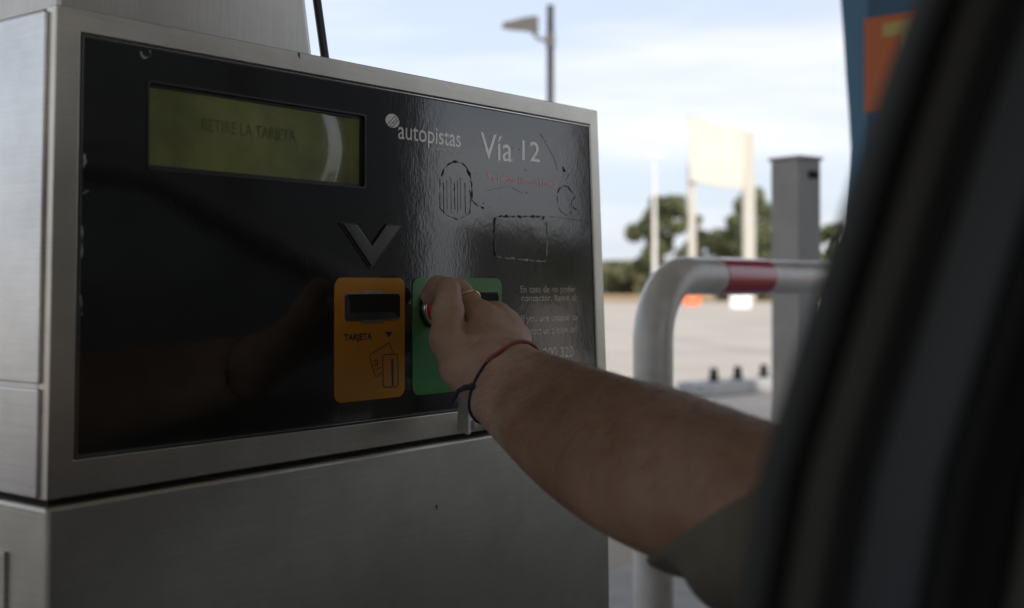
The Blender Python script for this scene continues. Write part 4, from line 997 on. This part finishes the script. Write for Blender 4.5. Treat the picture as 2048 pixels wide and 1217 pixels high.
# fine forearm hair
rh = random.Random(5); hv = []; hf = []
cand = [i for i in range(0, len(WV), 7) if WV[i][1] < -.165 and WV[i][0] > .62 and WV[i][2] > EYE-.12]
fd = (Vector(T((985, 770, 1.05)))-Vector(T((1345, 955, .775)))).normalized()
for i in rh.sample(cand, min(2600, len(cand))):
    p0 = Vector(WV[i]); hit = bvh.find_nearest(p0)
    if hit[0] is None: continue
    nn = hit[1]; nn = nn if (p0+nn*.01-Vector(hit[0])).length > 0 else -nn
    ln = rh.uniform(.006, .013); d_ = (fd*.5+Vector((rh.gauss(0, .35), rh.gauss(0, .35), -.55+rh.gauss(0, .3)))).normalized(); d_ = (d_-nn*d_.dot(nn)).normalized()
    pts_ = [p0-nn*.0003, p0+d_*ln*.5+nn*.0012, p0+d_*ln+nn*.0009]; sd_ = d_.cross(nn).normalized(); b = len(hv)
    for q_, r_k in zip(pts_, (.00006, .00005, .00002)):
        hv += [q_+sd_*r_k, q_-sd_*r_k, q_+nn*r_k*1.6]
    for k in (0, 3):
        for a, c in ((0, 1), (1, 2), (2, 0)): hf.append((b+k+a, b+k+c, b+k+3+c, b+k+3+a))
hm = bpy.data.meshes.new('forearm_hair'); hm.from_pydata([tuple(v) for v in hv], [], hf); tag(link('forearm_hair', hm, M['hair'], person), kind='stuff')
# shirt: sleeve + torso (clothing over the body)
Sf = Field((.05, -1.32, .45), np.eye(3), [1.0, 1.0, .85], .0055)
G = lambda a, b, ra, rb, k=.03, sq=None: Sf.cap(a, b, ra, rb, k, None, sq)
hem = Vector(T((1425, 1026, .752)))
s1 = Vector(T((1545, 1035, .725))); s2 = Vector(T((1770, 1145, .67)))
adir = (s1-Vector(T((1330, 960, .785)))).normalized()
G(hem-adir*.09, s1, .0485, .053); G(s1, s2, .0535, .062); G(s2, tuple(shl), .063, .070)
G(tuple(shl), (hx, -.76, .995), .072, .074)
G((hx, -.72, .985), (hx, -1.14, .985), .070, .070)
G((hx-.02, hy, .95), (hx-.05, hy, .60), .165, .150, .05, ((1, 0, 0), .72))
G((hx-.02, hy-.12, .95), (hx-.05, hy-.10, .60), .13, .13, .05, ((1, 0, 0), .8)); G((hx-.02, hy+.12, .95), (hx-.05, hy+.10, .60), .13, .13, .05, ((1, 0, 0), .8))
G((hx, -1.14, .985), (hx+.12, -1.19, .84), .070, .066)
G((hx, hy, 1.0), (hx+.003, hy, 1.075), .072, .066, .03)
# cut hem: line in the photo runs (1285,1115)-(1560,935)
h1, h2 = Vector(T((1297, 1114, .745))), Vector(T((1562, 938, .765)))
hd = (h2-h1).normalized(); vd = ((h1+h2)/2-CAMLOC).normalized(); nrm = hd.cross(vd).normalized()
if nrm.dot(adir) < 0: nrm = -nrm
hp = (h1+h2)/2
g = np.meshgrid(*[np.arange(k, dtype=np.float32)*Sf.h for k in Sf.n], indexing='ij')
gw = [g[i]+Sf.O[i] for i in range(3)]
pl = -((gw[0]-hp.x)*nrm.x+(gw[1]-hp.y)*nrm.y+(gw[2]-hp.z)*nrm.z)
wr = .0030*np.sin(gw[0]*70+gw[2]*95+np.sin(gw[1]*40)*1.5)+.0022*np.sin(gw[1]*120-gw[2]*60+gw[0]*35)
Sf.V = Sf.V+wr.astype(np.float32)
Sf.V = np.maximum(Sf.V, np.where(gw[0]+0*gw[1] < 3, pl, pl))
SV, SQ = Sf.mesh(); sm = to_mesh('shirt', SV, SQ)
sh = link('tshirt', sm, M['shirt'], person)
# hair cap
Kf = Field((hx-.2, hy-.2, 1.1), np.eye(3), [.4, .4, .35], .007)
Kf.cap((hx-.012, hy, 1.272), (hx-.01, hy, 1.262), .094, .092, 0, None, ((0, 1, 0), .9)); Kf.cap((hx-.035, hy, 1.24), (hx-.04, hy, 1.20), .075, .06, .02)
KV, KQ = Kf.mesh(); link('hair', to_mesh('hair', KV, KQ), M['hair'], person)
